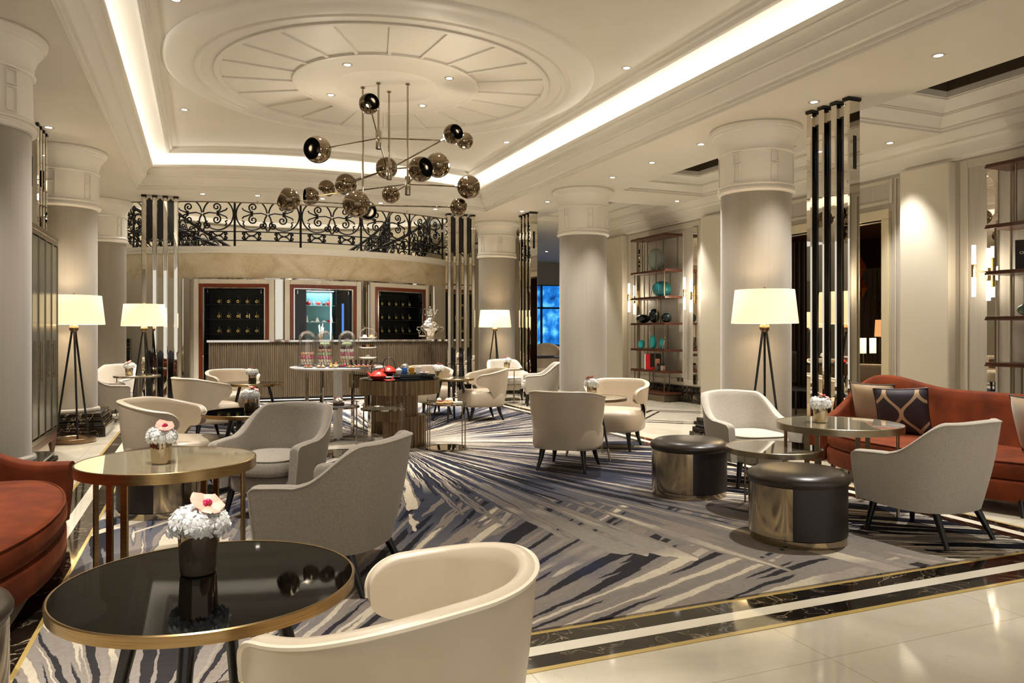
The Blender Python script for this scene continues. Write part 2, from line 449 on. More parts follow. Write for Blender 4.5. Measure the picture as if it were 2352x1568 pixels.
# raised ceiling with cornice and light cove
def sweep_path(n=28, y0=YB, d=0.):
    """outline of the raised ceiling, offset inwards by d: left side, curved back, right side"""
    xl, xr, yc = XC-HW+d, XC+HW-d, 14.1-d; pts = [(xl, y0), (xl, lerp(y0, yc, .5)), (xl, yc)]
    bul = .62
    for i in range(1, n):
        t = i/n; x = lerp(xl, xr, t); s_ = 2*t-1
        pts.append((x, yc-bul*(1-s_*s_)))
    pts += [(xr, yc), (xr, lerp(y0, yc, .5)), (xr, y0)]
    return pts
def sweep(prof, name, m, smooth=True):
    b = MB(); b.grid([[(x, y, z) for x, y in sweep_path(d=d)] for d, z in prof]); o = struct(b.build(name, m, smooth=smooth, angle=30)); return o
prof = [(0, ZL-.004), (.0, ZL+.03), (.02, ZL+.035), (.02, ZL+.07), (.05, ZL+.085), (.07, ZL+.12), (.1, ZL+.16), (.13, ZL+.19), (.13, ZL+.21), (.15, ZL+.22),
        (.155, ZL+.26), (.17, ZL+.30), (.20, ZL+.325), (.22, ZL+.33), (.22, ZL+.345), (.25, ZL+.35), (.25, ZL+.385), (.22, ZL+.385), (.22, ZL+.36), (-.1, ZL+.36)]
sweep(prof, 'trim_7', PLAST)
sweep([(-.1, ZL+.36), (-.1, ZL+.42), (-.06, ZL+.48), (.02, ZL+.53), (.15, ZL+.565), (.30, ZL+.585), (.44, ZL+.59), (.44, ZL+.55), (.47, ZL+.54), (.50, ZL+.55), (.52, ZL+.59), (.55, ZL+.60), (.56, ZL+.63), (.62, ZL+.631)], 'trim_8', PLAST)
b = MB(); pts = sweep_path(n=28, y0=YB, d=.62)
cpt = [(XC, lerp(YB, 13, i/10)) for i in range(11)]
n_ = len(pts); b.add([(x, y, ZH) for x, y in pts], [tuple(range(n_))])
struct(b.build('ceiling', CEIL))
sweep([(.10, ZL+.366), (.16, ZL+.366), (.16, ZL+.376), (.10, ZL+.376), (.10, ZL+.366)], 'trim_9', emit('cove_strip', (1, .96, .88), COVE), smooth=False)

# low ceiling around it
b = MB()
def quad(x0, x1, y0, y1, z=ZL): b.add([(x0, y0, z), (x1, y0, z), (x1, y1, z), (x0, y1, z)], [(0, 1, 2, 3)])
quad(WL, XC-HW, YB, 15.6)
COFF = [(6.55, 8.2, -2., 1.6), (6.55, 8.2, 2.7, 6.47), (6.55, 8.2, 7.6, 11.1), (6.55, 8.2, 12.2, 15.2)]
quad(XC+HW, 6.55, YB, 15.6); quad(8.2, WR+.1, YB, 15.6)
ys = [YB]+[q for c in COFF for q in c[2:]]+[15.6]
for i in range(0, len(ys), 2): quad(6.55, 8.2, ys[i], ys[i+1])
pb = [p for p in sweep_path(d=0.)][2:-2]
for i in range(len(pb)-1):
    (xa, ya), (xb, yb) = pb[i], pb[i+1]
    b.add([(xa, ya, ZL), (xb, yb, ZL), (xb, min(drum(xb, ER), 15.6), ZL), (xa, min(drum(xa, ER), 15.6), ZL)], [(0, 1, 2, 3)])
quad(5.2, 14, 15.6, 24)
quad(WR+.1, 14, YB, 15.6)
struct(b.build('ceiling_low', CEIL))
# fascia at the stairwell edge
b = MB(); rows = [[], []]
for i in range(33):
    x = lerp(-1.3, 5.35, i/32); y = drum(x, ER); rows[0].append((x, y, ZL)); rows[1].append((x, y+.001, ZL+1.3))
b.grid(rows); struct(b.build('ceiling_edge', CEIL, smooth=True))
b = MB(); b.tube([(lerp(-1.3, 5.35, i/32), drum(lerp(-1.3, 5.35, i/32), ER)+.0, ZL-.006) for i in range(33)], .012, 6); struct(b.build('trim_10', BRONZE))
# coffers
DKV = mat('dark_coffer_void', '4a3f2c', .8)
for ci, (x0, x1, y0, y1) in enumerate(COFF):
    b = MB(); pf = [(0, 0), (0, .035), (.03, .04), (.03, .07), (.06, .09), (.1, .15), (.16, .19), (.16, .21), (.18, .21), (.18, .23), (.21, .26), (.26, .33), (.32, .36), (.32, .38), (.34, .38), (.34, .48)]; pf = [(d*1.2, z*.70) for d, z in pf]
    b.grid([[(x0+d, y0+d, ZL+z), (x1-d, y0+d, ZL+z), (x1-d, y1-d, ZL+z), (x0+d, y1-d, ZL+z)] for d, z in pf], closed_u=True)
    struct(b.build('trim_%d' % (11+ci), PLAST, smooth=True, angle=25))
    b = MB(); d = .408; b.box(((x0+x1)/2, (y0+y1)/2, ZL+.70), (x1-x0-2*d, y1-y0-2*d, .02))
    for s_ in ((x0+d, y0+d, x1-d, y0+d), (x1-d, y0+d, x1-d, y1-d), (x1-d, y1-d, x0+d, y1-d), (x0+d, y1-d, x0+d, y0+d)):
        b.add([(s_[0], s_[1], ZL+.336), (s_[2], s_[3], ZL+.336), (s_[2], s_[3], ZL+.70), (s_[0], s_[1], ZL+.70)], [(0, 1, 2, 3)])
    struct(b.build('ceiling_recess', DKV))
# medallion
MCX, MCY = 2.08, 9.08
b = MB()
prof = [(2.50, 0), (2.48, -.02), (2.44, -.035), (2.40, -.035), (2.36, -.05), (2.28, -.075), (2.22, -.078), (2.20, -.06), (2.17, -.06), (2.15, -.075), (2.12, -.075), (2.10, -.05), (1.96, -.045), (1.96, -.065), (1.93, -.07), (1.90, -.065), (1.90, -.028), (1.11, -.028), (1.11, -.055), (1.08, -.06), (1.05, -.055), (1.05, -.05), (.62, -.05), (.61, -.045), (.60, -.05), (.0001, -.05)]
b.lathe(prof, (MCX, MCY, ZH), 96, caps=False)
NS = 20
for k in range(NS):
    a = 2*PI*(k+.35)/NS; c0 = 1.51
    b.box((MCX+c0*cos(a), MCY+c0*sin(a), ZH-.038), (.80, .035, .02), a)
tag(b.build('ceiling_medallion', PLAST, smooth=True, angle=30), 'large round plaster ceiling medallion with radiating ribs above the chandelier', 'ceiling medallion')

# right wall: panels, pilasters, doorway, cornice
b = MB()
def wseg(y0, y1, z0, z1, x=WR, t=.2): b.box((x+t/2, (y0+y1)/2, (z0+z1)/2), (t, y1-y0, z1-z0))
DY0, DY1, DZ = 7.55, 10.3, 2.85
wseg(YB, DY0, 0, ZL); wseg(DY1, 15.0, 0, ZL); wseg(DY0, DY1, DZ, ZL)
struct(b.build('wall_right', WALLP))
b = MB(); k = WR
pf = [(0, -.30), (-.03, -.30), (-.035, -.27), (-.06, -.26), (-.07, -.2), (-.1, -.14), (-.15, -.11), (-.15, -.09), (-.2, -.08), (-.24, -.03), (-.26, 0)]
b.grid([[(k+dx, YB, ZL+z), (k+dx, 15.0, ZL+z)] for dx, z in pf]); struct(b.build('trim_20', PLAST, smooth=True, angle=30))
b = MB()
for (y0, y1) in ((6.5, 7.2), (10.7, 11.45), (14.2, 15.0), (2.0, 2.9)):
    b.bbox((WR-.05, (y0+y1)/2, 1.7), (.14, y1-y0, 3.42), .02)
struct(b.build('trim_21', PILM))
# panel mouldings in the bookcase bays and around the doorway
b = MB()
def frame_y(y0, y1, z0, z1, w_=.05, t=.02, x=WR):
    for (a, c, e, f) in ((y0+w_, y1-w_, z0, z0+w_), (y0+w_, y1-w_, z1-w_, z1), (y0, y0+w_, z0, z1), (y1-w_, y1, z0, z1)):
        b.bbox((x-t/2, (a+c)/2, (e+f)/2), (t, c-a, f-e), .006)
for (y0, y1) in ((2.95, 6.45), (11.5, 14.15)):
    frame_y(y0+.02, y1-.02, .32, 3.40, .10, .015)
    for (a, c) in ((y0+.13, y0+.27), (y1-.27, y1-.13)): pass
    frame_y(y0+.62, y1-.62, .42, 3.25, .02, .02)
frame_y(7.4, 10.5, 3.05, 3.38, .05, .02); frame_y(7.22, 7.36, .32, 3.38, .02, .02)
struct(b.build('trim_22', WALLW))
b = MB(); w_ = .16
for (a, c, e, f) in ((DY0-.12, DY0+.0, 0, DZ), (DY1, DY1+.12, 0, DZ), (DY0-.12, DY1+.12, DZ, DZ+.13)):
    b.bbox((WR+.03, (a+c)/2, (e+f)/2), (.16, c-a, f-e), .008)
struct(b.build('door_1', mat('doorframe_stone', 'd0c3a3', .3)))
b = MB()
for (y0, y1) in ((YB, DY0-.1), (DY1+.13, 15.0)): b.box((WR-.015, (y0+y1)/2, .155), (.05, y1-y0, .30))
struct(b.build('baseboard_right', marble_dark('skirting_marble', 5.)))
# recessed mirror strips
for i, y in enumerate((6.02, 3.4, 11.74, 13.72)):
    b = MB(); b.box((WR-.008, y, 1.83), (.022, .13, 2.95)); 
    tag(b.build('mirror_strip', MIRROR), ['tall mirror strip behind the near right bookcase, beside the lit sconce', 'tall mirror strip at the far right edge beyond the near bookcase', 'tall narrow mirror strip right of the far bookcase', 'tall narrow mirror strip at the left edge of the far bookcase'][i], 'mirror')
# ------------------------------------------------------------ columns
def column(x, y, label):
    t = thing('column', label, 'column', (x, y, 0), 0, 'round columns of the lounge')
    r = .40
    b = MB(); b.lathe([(r, .33), (r, 2.96)], (0, 0, 0), 64, caps=False); b.build('shaft', SILK, t, smooth=True)
    b = MB(); b.lathe([(r+.0, .30), (r+.03, .30), (r+.035, .315), (r+.03, .335), (r+.015, .34), (r+.001, .35)], n=64, caps=False); b.build('base_ring', SILK, t, smooth=True)
    b = MB()
    b.lathe([(r+.001, 2.94), (r+.03, 2.945), (r+.045, 2.965), (r+.04, 2.985), (r+.018, 2.995), (r+.018, 3.01), (r+.032, 3.015), (r+.036, 3.03), (r+.018, 3.05), (r+.012, 3.055),
             (r+.010, 3.40), (r+.028, 3.405), (r+.032, 3.42), (r+.018, 3.43), (r+.018, 3.45), (r+.022, 3.50), (r+.045, 3.57), (r+.075, 3.61), (r+.08, 3.63), (r+.095, 3.635), (r+.10, 3.66), (r+.115, 3.665), (r+.12, 3.70), (r+.11, 3.719)], n=72, caps=False)
    # raised tablets on the capital
    for k in range(6):
        a = 2*PI*k/6+.35
        for (z0, z1) in ((3.07, 3.25), (3.275, 3.385)):
            for (da, dz) in ((-.1, 0), (.1, 0)):
                b.box(((r+.018)*cos(a+da), (r+.018)*sin(a+da), (z0+z1)/2), (.014, .010, z1-z0), a+da)
            for zz in (z0, z1):
                for s_ in range(4):
                    aa = a-.075+.05*s_; b.box(((r+.018)*cos(aa), (r+.018)*sin(aa), zz), (.014, .026, .010), aa)
    b.build('capital', CAPM, t, smooth=True, angle=30)
    b = MB()
    for (h, z0, z1) in ((.55, 0, .13), (.525, .13, .19), (.50, .19, .21), (.515, .21, .255), (.49, .255, .30)):
        b.bbox((0, 0, (z0+z1)/2), (2*h, 2*h, z1-z0), .008)
    b.build('plinth', DARK, t)
    return t
CY = [7.2, 11.45, 15.6]
for i, y in enumerate(CY):
    column(-1.69, y, ['taupe round column at the left edge in front of the glass cabinet', 'taupe round column with dark plinth behind the left tripod lamp', 'slim-looking far left column beside the stair railing'][i])
    column((6.06, 5.99, 6.02)[i], y, ['large round column behind the right tripod lamp and grey armchair', 'round column in the middle distance right of the tub chairs', 'farthest right column behind the small tripod lamp'][i])

# ------------------------------------------------------------ mirror slat screens
def screen(x, y, rz, label, hexbars):
    """four slim mirrored posts side by side along local x"""
    t = thing('mirrored_screen', label, 'mirrored screen', (x, y, 0), rz, 'mirrored post screens')
    for k in range(4):
        px = -.255+.17*k
        b = MB(); b.bbox((px, 0, 1.85), (.075, .16, 3.68), .012, seg=1); p = b.build('post', MIRROR, t)
        b = MB(); b.box((px, 0, 3.702), (.085, .17, .03)); b.build('end_cap', BLACK, p)
        if not hexbars:
            b = MB(); b.bbox((px-.0385, 0, 3.16), (.004, .045, .34), .0019); b.build('slot', BLACK, p)
        if k < 3:
            for (z0, z1) in (((2.92, 3.68), (.06, 1.02)) if hexbars else ((.03, 3.55),)):
                b = MB(); h = .05 if hexbars else 0
                w_ = .045; c = px+.085
                if hexbars: poly = [(c-w_, z0+h), (c-w_, z1-h), (c, z1), (c+w_, z1-h), (c+w_, z0+h), (c, z0)]
                else: poly = [(c-.018, z0), (c-.018, z1), (c+.018, z1), (c+.018, z0)]
                n = len(poly); vs = [(a, -.03, e) for a, e in poly]+[(a, .03, e) for a, e in poly]
                b.add(vs, [tuple(range(n)), tuple(reversed(range(n, 2*n)))]+[(i, (i+1) % n, n+(i+1) % n, n+i) for i in range(n)])
                b.build('dark_bar', BLACK, t)
    return t
screen(6.12, 6.08, R(90), 'mirrored posts on the right beside the large column', False)
screen(6.10, 14.05, R(90), 'mirrored posts beyond the far right tripod lamp', False)
screen(-1.80, 10.30, R(90), 'dark mirrored posts behind the tall glass cabinet', False)
screen(-.68, 14.65, 0, 'mirrored posts left of the bar in front of the railing', True)
screen(4.86, 14.65, 0, 'mirrored posts right of the bar in front of the railing', True)

# ------------------------------------------------------------ downlights
RINGM = mat('downlight_trim', 'b8b0a2', .3, .5)
LENS = emit('downlight_lens', (1, .9, .74), 14)
def downlight(x, y, z, label, group, watts=SPOT, size=R(70), aim=(0, 0)):
    t = thing('recessed_downlight', label, 'ceiling light', (x, y, z), 0, group)
    b = MB(); b.lathe([(.036, .0), (.036, -.004), (.055, -.005), (.058, -.001), (.058, .0)], n=24, caps=False); b.build('trim_ring', RINGM, t, smooth=True)
    b = MB(); b.lathe([(.0001, -.0025), (.036, -.0025)], n=20, caps=False); b.build('lens', LENS, t)
    l = light('lamp', 'SPOT', (0, 0, -.02), watts, (1, .955, .89), t, spot_size=size, spot_blend=.7, shadow_soft_size=.04)
    l.rotation_euler = (aim[0], aim[1], 0)
for x, y in ((1.49, 8.46), (2.67, 8.46), (1.49, 9.62), (2.67, 9.62)):
    downlight(x, y, ZH-.05, 'small round downlight set in the middle of the ceiling medallion', 'medallion downlights', 230, R(78))
for x, y in ((-.22, 11.18), (4.48, 11.18), (4.48, 7.5), (-.22, 7.5), (-.22, 3.82), (4.48, 3.82), (-.22, 1.2), (2.1, 13.)):
    downlight(x, y, ZH, 'round downlight in the raised ceiling outside the medallion', 'raised ceiling downlights', 360 if y > 2 else 420, R(78) if y > 2 else R(66))
for y in (4.64, 6.07, 7.99, 9.12, 10.23, 12.6, 13.8):
    downlight(5.86, y, ZL, 'round downlight in the beam along the right row of columns', 'right beam downlights', 240 if y > 5 else 190, R(84))
for x, y in ((8.02, 7.03), (8.02, 11.65), (8.02, 15.4), (8.02, 2.15)):
    downlight(x, y, ZL, 'round downlight close to the right wall cornice', 'wall-side downlights', 210, R(62))
for x, y in ((-1.65, 10.2), (-1.65, 6.0), (-1.65, 3.6), (-1.65, 13.4)):
    downlight(x, y, ZL, 'round downlight in the low ceiling on the left side', 'left aisle downlights', 230, R(75))
for x, y in ((.01, 14.15), (.9, 13.95), (3.06, 13.9), (4.2, 14.2), (2.0, 13.85)):
    downlight(x, y, ZL, 'round downlight in the curved low ceiling in front of the bar', 'bar downlights', 430, R(90))
def sprinkler(x, y, z, label):
    b = MB(); b.lathe([(.03, 0), (.03, -.006), (.012, -.01), (.008, -.05), (.02, -.055), (.02, -.06), (.0001, -.06)], (x, y, z), 14, caps=False)
    tag(b.build('sprinkler_head', CHROME), label, 'sprinkler')
sprinkler(.95, 14.55, ZL, 'small ceiling sprinkler head above the left half of the railing')
sprinkler(3.75, 14.6, ZL, 'small ceiling sprinkler head above the right half of the railing')

b = MB(); b.lathe([(.0001, -.004), (.10, -.004), (.11, -.002), (.11, 0)], (-1.75, 8.6, ZL), 30, caps=False); tag(b.build('ceiling_speaker', PLAST, smooth=True), 'round white ceiling speaker in the low ceiling near the left columns', 'speaker')
# ------------------------------------------------------------ tripod floor lamps
SHADE = mat('lit_lamp_shade', 'f2e3bf', .8)
_t, _N, _L, _b = nt(SHADE)
_b.inputs['Emission Color'].default_value = (1., .76, .42, 1); _b.inputs['Emission Strength'].default_value = .66
def floor_lamp(x, y, label):
    t = thing('tripod_floor_lamp', label, 'floor lamp', (x, y, 0), R(20), 'tripod floor lamps')
    b = MB(); b.lathe([(.235, .004), (.24, .01), (.24, .055), (.235, .06), (.19, .06), (.185, .055), (.185, .01), (.19, .004), (.235, .004)], n=48, caps=False); b.build('base_ring', BRONZE, t, smooth=True)
    for k in range(3):
        a = 2*PI*k/3+.5
        b = MB(); b.cyl((.205*cos(a), .205*sin(a), .05), (.022*cos(a), .022*sin(a), 1.35), .011, .013, 10); b.build('leg', BLACKW, t, smooth=True)
    b = MB(); b.sphere((0, 0, 1.385), .052, 24, 14); b.build('ball_joint', BRONZE, t, smooth=True)
    b = MB(); b.lathe([(.335, 1.43), (.338, 1.435), (.300, 1.78), (.296, 1.78), (.332, 1.436)], n=56, caps=False); s_ = b.build('lamp_shade', SHADE, t, smooth=True)
    b = MB(); b.cyl((0, 0, 1.43), (0, 0, 1.79), .005); b.sphere((0, 0, 1.80), .013, 12, 8)
    for k in range(3):
        a = 2*PI*k/3; b.cyl((0, 0, 1.765), (.297*cos(a), .297*sin(a), 1.765), .002, n=5)
    b.build('finial', BRONZE, t, smooth=True)
    light('bulb', 'POINT', (0, 0, 1.62), 13, (1, .82, .58), t, shadow_soft_size=.06)
floor_lamp(-1.44, 10.53, 'tripod lamp with cream shade beside the glass cabinet at left')
floor_lamp(-.86, 13.5, 'tripod lamp in front of the left mirrored posts')
floor_lamp(5.60, 14.62, 'smallest, farthest tripod lamp by the far right column')
floor_lamp(5.46, 6.35, 'tripod lamp with cream shade in front of the large right column')

# ------------------------------------------------------------ chandelier
ch = thing('chandelier', 'branching chrome chandelier with smoked half-mirrored glass globes under the medallion', 'chandelier', (0, 0, 0))
hubs = {1: (1.94, 8.93, 3.62), 2: (2.13, 9.20, 3.32), 3: (2.27, 8.83, 3.08), 4: (1.80, 9.16, 2.90)}
for k, (x, y, z) in hubs.items():
    b = MB(); b.cyl((x, y, z-.10), (x, y, ZH-.05), .012, n=12); b.lathe([(.028, ZH-.065), (.028, ZH-.045), (.0001, ZH-.045)], (x, y, 0), 16, caps=False); b.build('rod', BCHROME, ch, smooth=True)
    b = MB(); b.lathe([(.0001, -.11), (.032, -.11), (.034, -.105), (.034, .105), (.032, .11), (.0001, .11)], (x, y, z), 20, caps=False); b.build('hub', BCHROME, ch, smooth=True)
GL_IN = mat('globe_inner', '3a342b', .12, .95); BULB = emit('bulb_glow', (1, .93, .82), 14)
def globe(pos, r, opening, hub):
    """mirrored bowl, three quarters of a sphere, opening towards a direction"""
    hx, hy, hz = hub; c = Vector(pos); o = Vector(opening).normalized()
    q = Vector((0, 0, 1)).rotation_difference(o)
    def place(b): b.v = [tuple(c+q @ Vector(v)) for v in b.v]
    n = 16; am = 2.25
    prof = [(max(r*sin(am*j/n), 1e-5), -r*cos(am*j/n)) for j in range(n+1)]
    b = MB(); b.lathe(prof, n=36, caps=False); place(b); g = b.build('glass_globe', SMOKE, ch, smooth=True, angle=80)
    b = MB(); b.lathe([(max((r-.004)*sin(am*j/n), 1e-5), -(r-.004)*cos(am*j/n)) for j in range(n+1)]+[prof[-1]], n=36, caps=False); place(b); b.build('inner_glass', GL_IN, g, smooth=True)
    b = MB(); b.sphere((0, 0, -r*.55), r*.13, 14, 10); place(b); b.build('bulb', BULB, g, smooth=True)
    d = (Vector((hx, hy, c.z))-c); d.normalize()
    b = MB(); b.cyl(c+d*(r*.9), c+d*(r*1.22), .018, .010, 10); b.build('socket', BCHROME, ch, smooth=True)
ARMS = [((1.35, 9.78), .160, (-.85, -.75, -.1), 1), ((2.93, 8.66), .095, (.8, .3, .5), 1), ((1.56, 7.61), .097, (.2, -1, .1), 1), ((2.40, 10.52), .141, (.2, 1, .2), 1),
        ((2.35, 7.31), .093, (.3, -1, .2), 2), ((1.61, 10.77), .109, (-.6, .2, -.8), 2), ((1.81, 10.38), .136, (0, 1, .3), 2), ((2.62, 8.75), .140, (.8, .1, .7), 2),
        ((2.19, 7.96), .127, (.45, -.8, .1), 3), ((2.24, 9.57), .106, (.1, 1, .2), 3), ((3.00, 8.72), .132, (1, .3, .1), 3), ((1.30, 10.1), .107, (-1, -.1, .0), 3),
        ((.92, 9.09), .126, (-.8, .2, .4), 4), ((2.92, 8.85), .102, (.9, 0, -.2), 4), ((1.71, 9.10), .150, (-.5, .7, .2), 4), ((1.93, 9.55), .115, (.1, -.8, -.25), 4)]
for (x, y), r, op, k in ARMS:
    r *= 1.08; hx, hy, hz = hubs[k]; z = hz+(.02 if k != 4 else -.03)
    d = Vector((hx-x, hy-y, 0)); 
    globe((x, y, z), r, op, hubs[k])
    b = MB()
    if d.length > r: dn = d.normalized(); b.cyl((x+dn.x*r, y+dn.y*r, z), (hx, hy, z), .009, n=8)
    else: b.cyl((x, y, z), (hx, hy, z), .009, n=8)
    b.build('arm', BCHROME, ch, smooth=True)
for (x, y) in ((1.4, 9.5), (2.3, 7.6), (2.9, 8.7)):
    light('chandelier_bulb', 'POINT', (x, y, 3.35), 9, (1, .88, .7), ch, shadow_soft_size=.05)

# ------------------------------------------------------------ curved marble wall behind the bar
ZM = 3.05
def arc_pts(x0, x1, n, r=DR): 
    a0 = math.asin((x0-DCX)/r); a1 = math.asin((x1-DCX)/r)
    return [(DCX+r*sin(lerp(a0, a1, i/n)), DCY-r*cos(lerp(a0, a1, i/n))) for i in range(n+1)]
CABS = [(-.14, 1.36, 'left'), (1.55, 3.12, 'centre'), (3.33, 4.80, 'right')]     # x ranges of the three cabinets
def wall_arc(name, m, x0, x1, z0, z1, t=.12, n=24, r=DR, parent=None):
    b = MB(); f = arc_pts(x0, x1, n, r); k = arc_pts(x0, x1, n, r-t)
    b.grid([[(x, y, z0) for x, y in f], [(x, y, z1) for x, y in f], [(x, y, z1) for x, y in k], [(x, y, z0) for x, y in k], [(x, y, z0) for x, y in f]])
    for e in (0, -1):
        b.add([(*f[e], z0), (*f[e], z1), (*k[e], z1), (*k[e], z0)], [(0, 1, 2, 3)])
    return b.build(name, m, parent, smooth=True, angle=30)
DZT = 2.42
struct(wall_arc('wall_back', BEIGE, -2.3, 6.1, DZT, ZM-.12, n=40))
seg = [-2.3]+[q for c in CABS for q in c[:2]]+[6.1]
for i in range(0, len(seg), 2): struct(wall_arc('wall_back', WALLW, seg[i], seg[i+1], 0, DZT))
b = MB(); pf = [(DR+.0, ZM-.13), (DR+.03, ZM-.12), (DR+.035, ZM-.09), (DR+.06, ZM-.07), (DR+.08, ZM-.02), (DR+.09, ZM), (DR-.3, ZM)]
b.grid([[(x, y, z) for x, y in arc_pts(-2.3, 6.1, 40, r)] for r, z in pf]); struct(b.build('trim_23', TRIM, smooth=True, angle=30))
b = MB(); b.grid([[(x, y, z) for x, y in arc_pts(-.35, 4.75, 40, r)] for r, z in ((DR+.004, DZT-.02), (DR+.02, DZT-.02), (DR+.02, DZT+.005), (DR+.004, DZT+.005))]); struct(b.build('trim_24', CHROME))
def on_arc(x, off=0., r=DR):
    """point on the drum in front by off, with its heading (angle of the local x axis)"""
    a = math.asin((x-DCX)/r); return (DCX+(r+off)*sin(a), DCY-(r+off)*cos(a), a)
# mirrored pilasters
for i, x in enumerate((-.27, 1.455, 3.225, 4.93)):
    px, py, a = on_arc(x, .03)
    t = thing('wall_mirror_panel', ['tall mirror panel left of the left bar cabinet', 'tall mirror panel between the left and centre cabinets', 'tall mirror panel between the centre and right cabinets', 'tall mirror panel right of the right bar cabinet'][i], 'mirror', (px, py, 0), a)
    b = MB(); b.box((0, 0, 1.21), (.15, .05, 2.38)); b.build('mirror_panel', MIRROR, t)
    b = MB()
    for sx in (-.075, .075): b.bbox((sx, -.02, 1.21), (.016, .06, 2.40), .004)
    b.build('edge_trim', CHROME, t)
GOLDL = mat('gold_tin_label', 'b9a355', .4, .3)
JAR = mat('dark_tea_jar', '0a0b0b', .1)
TEAL = mat('teal_back_panel', '5c8f92', .6)
def cabinet(x0, x1, which):
    xm = (x0+x1)/2; px, py, a = on_arc(xm, .0); W = (x1-x0)/cos(a)
    t = thing('bar_cabinet', {'left': 'left wood-framed back-bar cabinet with three rows of jars', 'centre': 'centre back-bar cabinet with lit teal display case', 'right': 'right wood-framed back-bar cabinet with three rows of jars'}[which], 'cabinet', (px, py, 0), a)
    b = MB(); h = W/2; Z = DZT-.03
    for (c, d) in (((-h+.05, .0, Z/2), (.10, .12, Z)), ((h-.05, .0, Z/2), (.10, .12, Z)), ((0, .0, Z-.05), (W-.20, .12, .10))): b.bbox(c, d, .008)
    b.build('stone_surround', PILM, t)
    b = MB(); h2 = h-.10; Z2 = Z-.09
    for (c, d) in (((-h2+.035, -.01, Z2/2), (.07, .12, Z2)), ((h2-.035, -.01, Z2/2), (.07, .12, Z2)), ((0, -.01, Z2-.035), (2*h2-.14, .12, .07))): b.bbox(c, d, .006)
    b.build('wood_frame', MAHO, t)
    b = MB(); h3 = h2-.07; Z3 = Z2-.07
    for (c, d) in (((-h3+.015, -.01, Z3/2), (.03, .1, Z3)), ((h3-.015, -.01, Z3/2), (.03, .1, Z3)), ((0, -.01, Z3-.012), (2*h3-.06, .1, .024))): b.bbox(c, d, .004)
    b.build('metal_frame', CHROME, t)
    h4 = h3-.03; Z4 = Z3-.024
    b = MB(); D = .42
    b.box((0, D, Z4/2), (2*h4+.1, .02, Z4)); b.box((-h4-.04, D/2, Z4/2), (.02, D, Z4)); b.box((h4+.04, D/2, Z4/2), (.02, D, Z4)); b.box((0, D/2, Z4+.01), (2*h4+.1, D, .02))
    b.build('carcass', BLKM, t)
    b = MB()
    for z in (.9, 1.30, 1.60, 1.90) if which != 'centre' else (1.05,): b.box((0, .26, z-.012), (2*h4+.05, .26, .012))
    b.build('shelf', BLKM, t)
    if which == 'centre':
        w2 = .30
        b = MB(); b.box((-.02, .37, 1.65), (2*w2, .01, 1.05)); b.build('back_panel', TEAL, t)
        for z in (1.53, 1.88):
            b = MB(); b.box((-.02, .27, z), (2*w2, .2, .008)); b.build('glass_shelf', mat('shelf_glass', 'a9c9c8', .1), t)
        b = MB(); b.box((w2-.10, .19, 1.62), (.02, .01, 1.05)); b.box((-.02, .27, 2.19), (2*w2, .05, .01)); b.build('light_strip', emit('vitrine_strip', (.85, .97, 1), 5), t)
        light('vitrine_lamp', 'AREA', (-.02, .2, 2.15), 4, (.75, .93, 1), t, size=.5)
        b = MB()
        for c, d in (((-w2-.17, .1, 1.5), (.28, .02, 1.6)), ((w2+.13, .1, 1.5), (.28, .02, 1.6)), ((-.02, .1, 2.24), (.7, .02, .10))): b.box(c, d)
        b.build('dark_panel', BLACK, t)
        b = MB(); b.box((.43, .085, 1.62), (.045, .004, .62)); b.build('blue_reflection_strip', emit('blue_reflection_glow', (.12, .32, .9), .55), t)  # blue reflection on the dark panel, imitated by a glowing strip
    b = MB()
    for sx in (-h4+.06, h4-.06): b.box((sx, -.01, Z4-.06), (.012, .02, .07))
    b.build('hinge', CHROME, t)
    return px, py, a, h4
def mk_jar():
    t = thing('tea_jar', 'x', 'jar')
    b = MB(); b.lathe([(.0001, 0), (.034, 0), (.036, .004), (.036, .10), (.030, .12), (.026, .125), (.026, .15), (.0001, .15)], n=16, caps=False); b.build('jar_body', JAR, t, smooth=True)
    b = MB(); b.v = []; b.lathe([(.0001, 0), (.029, 0), (.029, .003), (.0001, .003)], n=16, caps=False); b.v = [(x, -.034-z, y+.055) for x, y, z in b.v]; b.build('label_disc', GOLDL, t)
    b = MB(); b.lathe([(.0001, .003), (.012, .003), (.012, .0045), (.0001, .0045)], n=12, caps=False); b.v = [(x, -.034-z, y+.055) for x, y, z in b.v]; b.build('label_mark', BLACK, t)
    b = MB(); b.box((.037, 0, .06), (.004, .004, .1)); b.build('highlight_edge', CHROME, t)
    return t
jar0 = None
rown = ['bottom', 'middle', 'top']
for (x0, x1, which) in CABS:
    px, py, a, h4 = cabinet(x0, x1, which)
    if which == 'centre': CCAB = (px, py, a); continue
    for r_ in range(3):
        for k in range(5):
            lx = lerp(-.30, .34, k/4)*(h4/.5); ly = .18; z = 1.30+.30*r_
            X = px+lx*cos(a)-ly*sin(a); Y = py+lx*sin(a)+ly*cos(a)
            lab = 'dark tea jar with round gold label, %s row of the %s back-bar cabinet' % (rown[r_], which); g = 'tea jars in the %s cabinet, %s row' % (which, rown[r_])
            if jar0 is None: jar0 = mk_jar(); jar0.location = (X, Y, z-.005); jar0.rotation_euler = (0, 0, a); tag(jar0, lab, group=g)
            else: copy_tree(jar0, (X, Y, z-.005), a, lab, g)
for xx in (0,): pass
l1 = light('back_bar_lamp', 'AREA', (.55, 15.75, 2.15), .8, (1, .85, .6), None, size=.6)
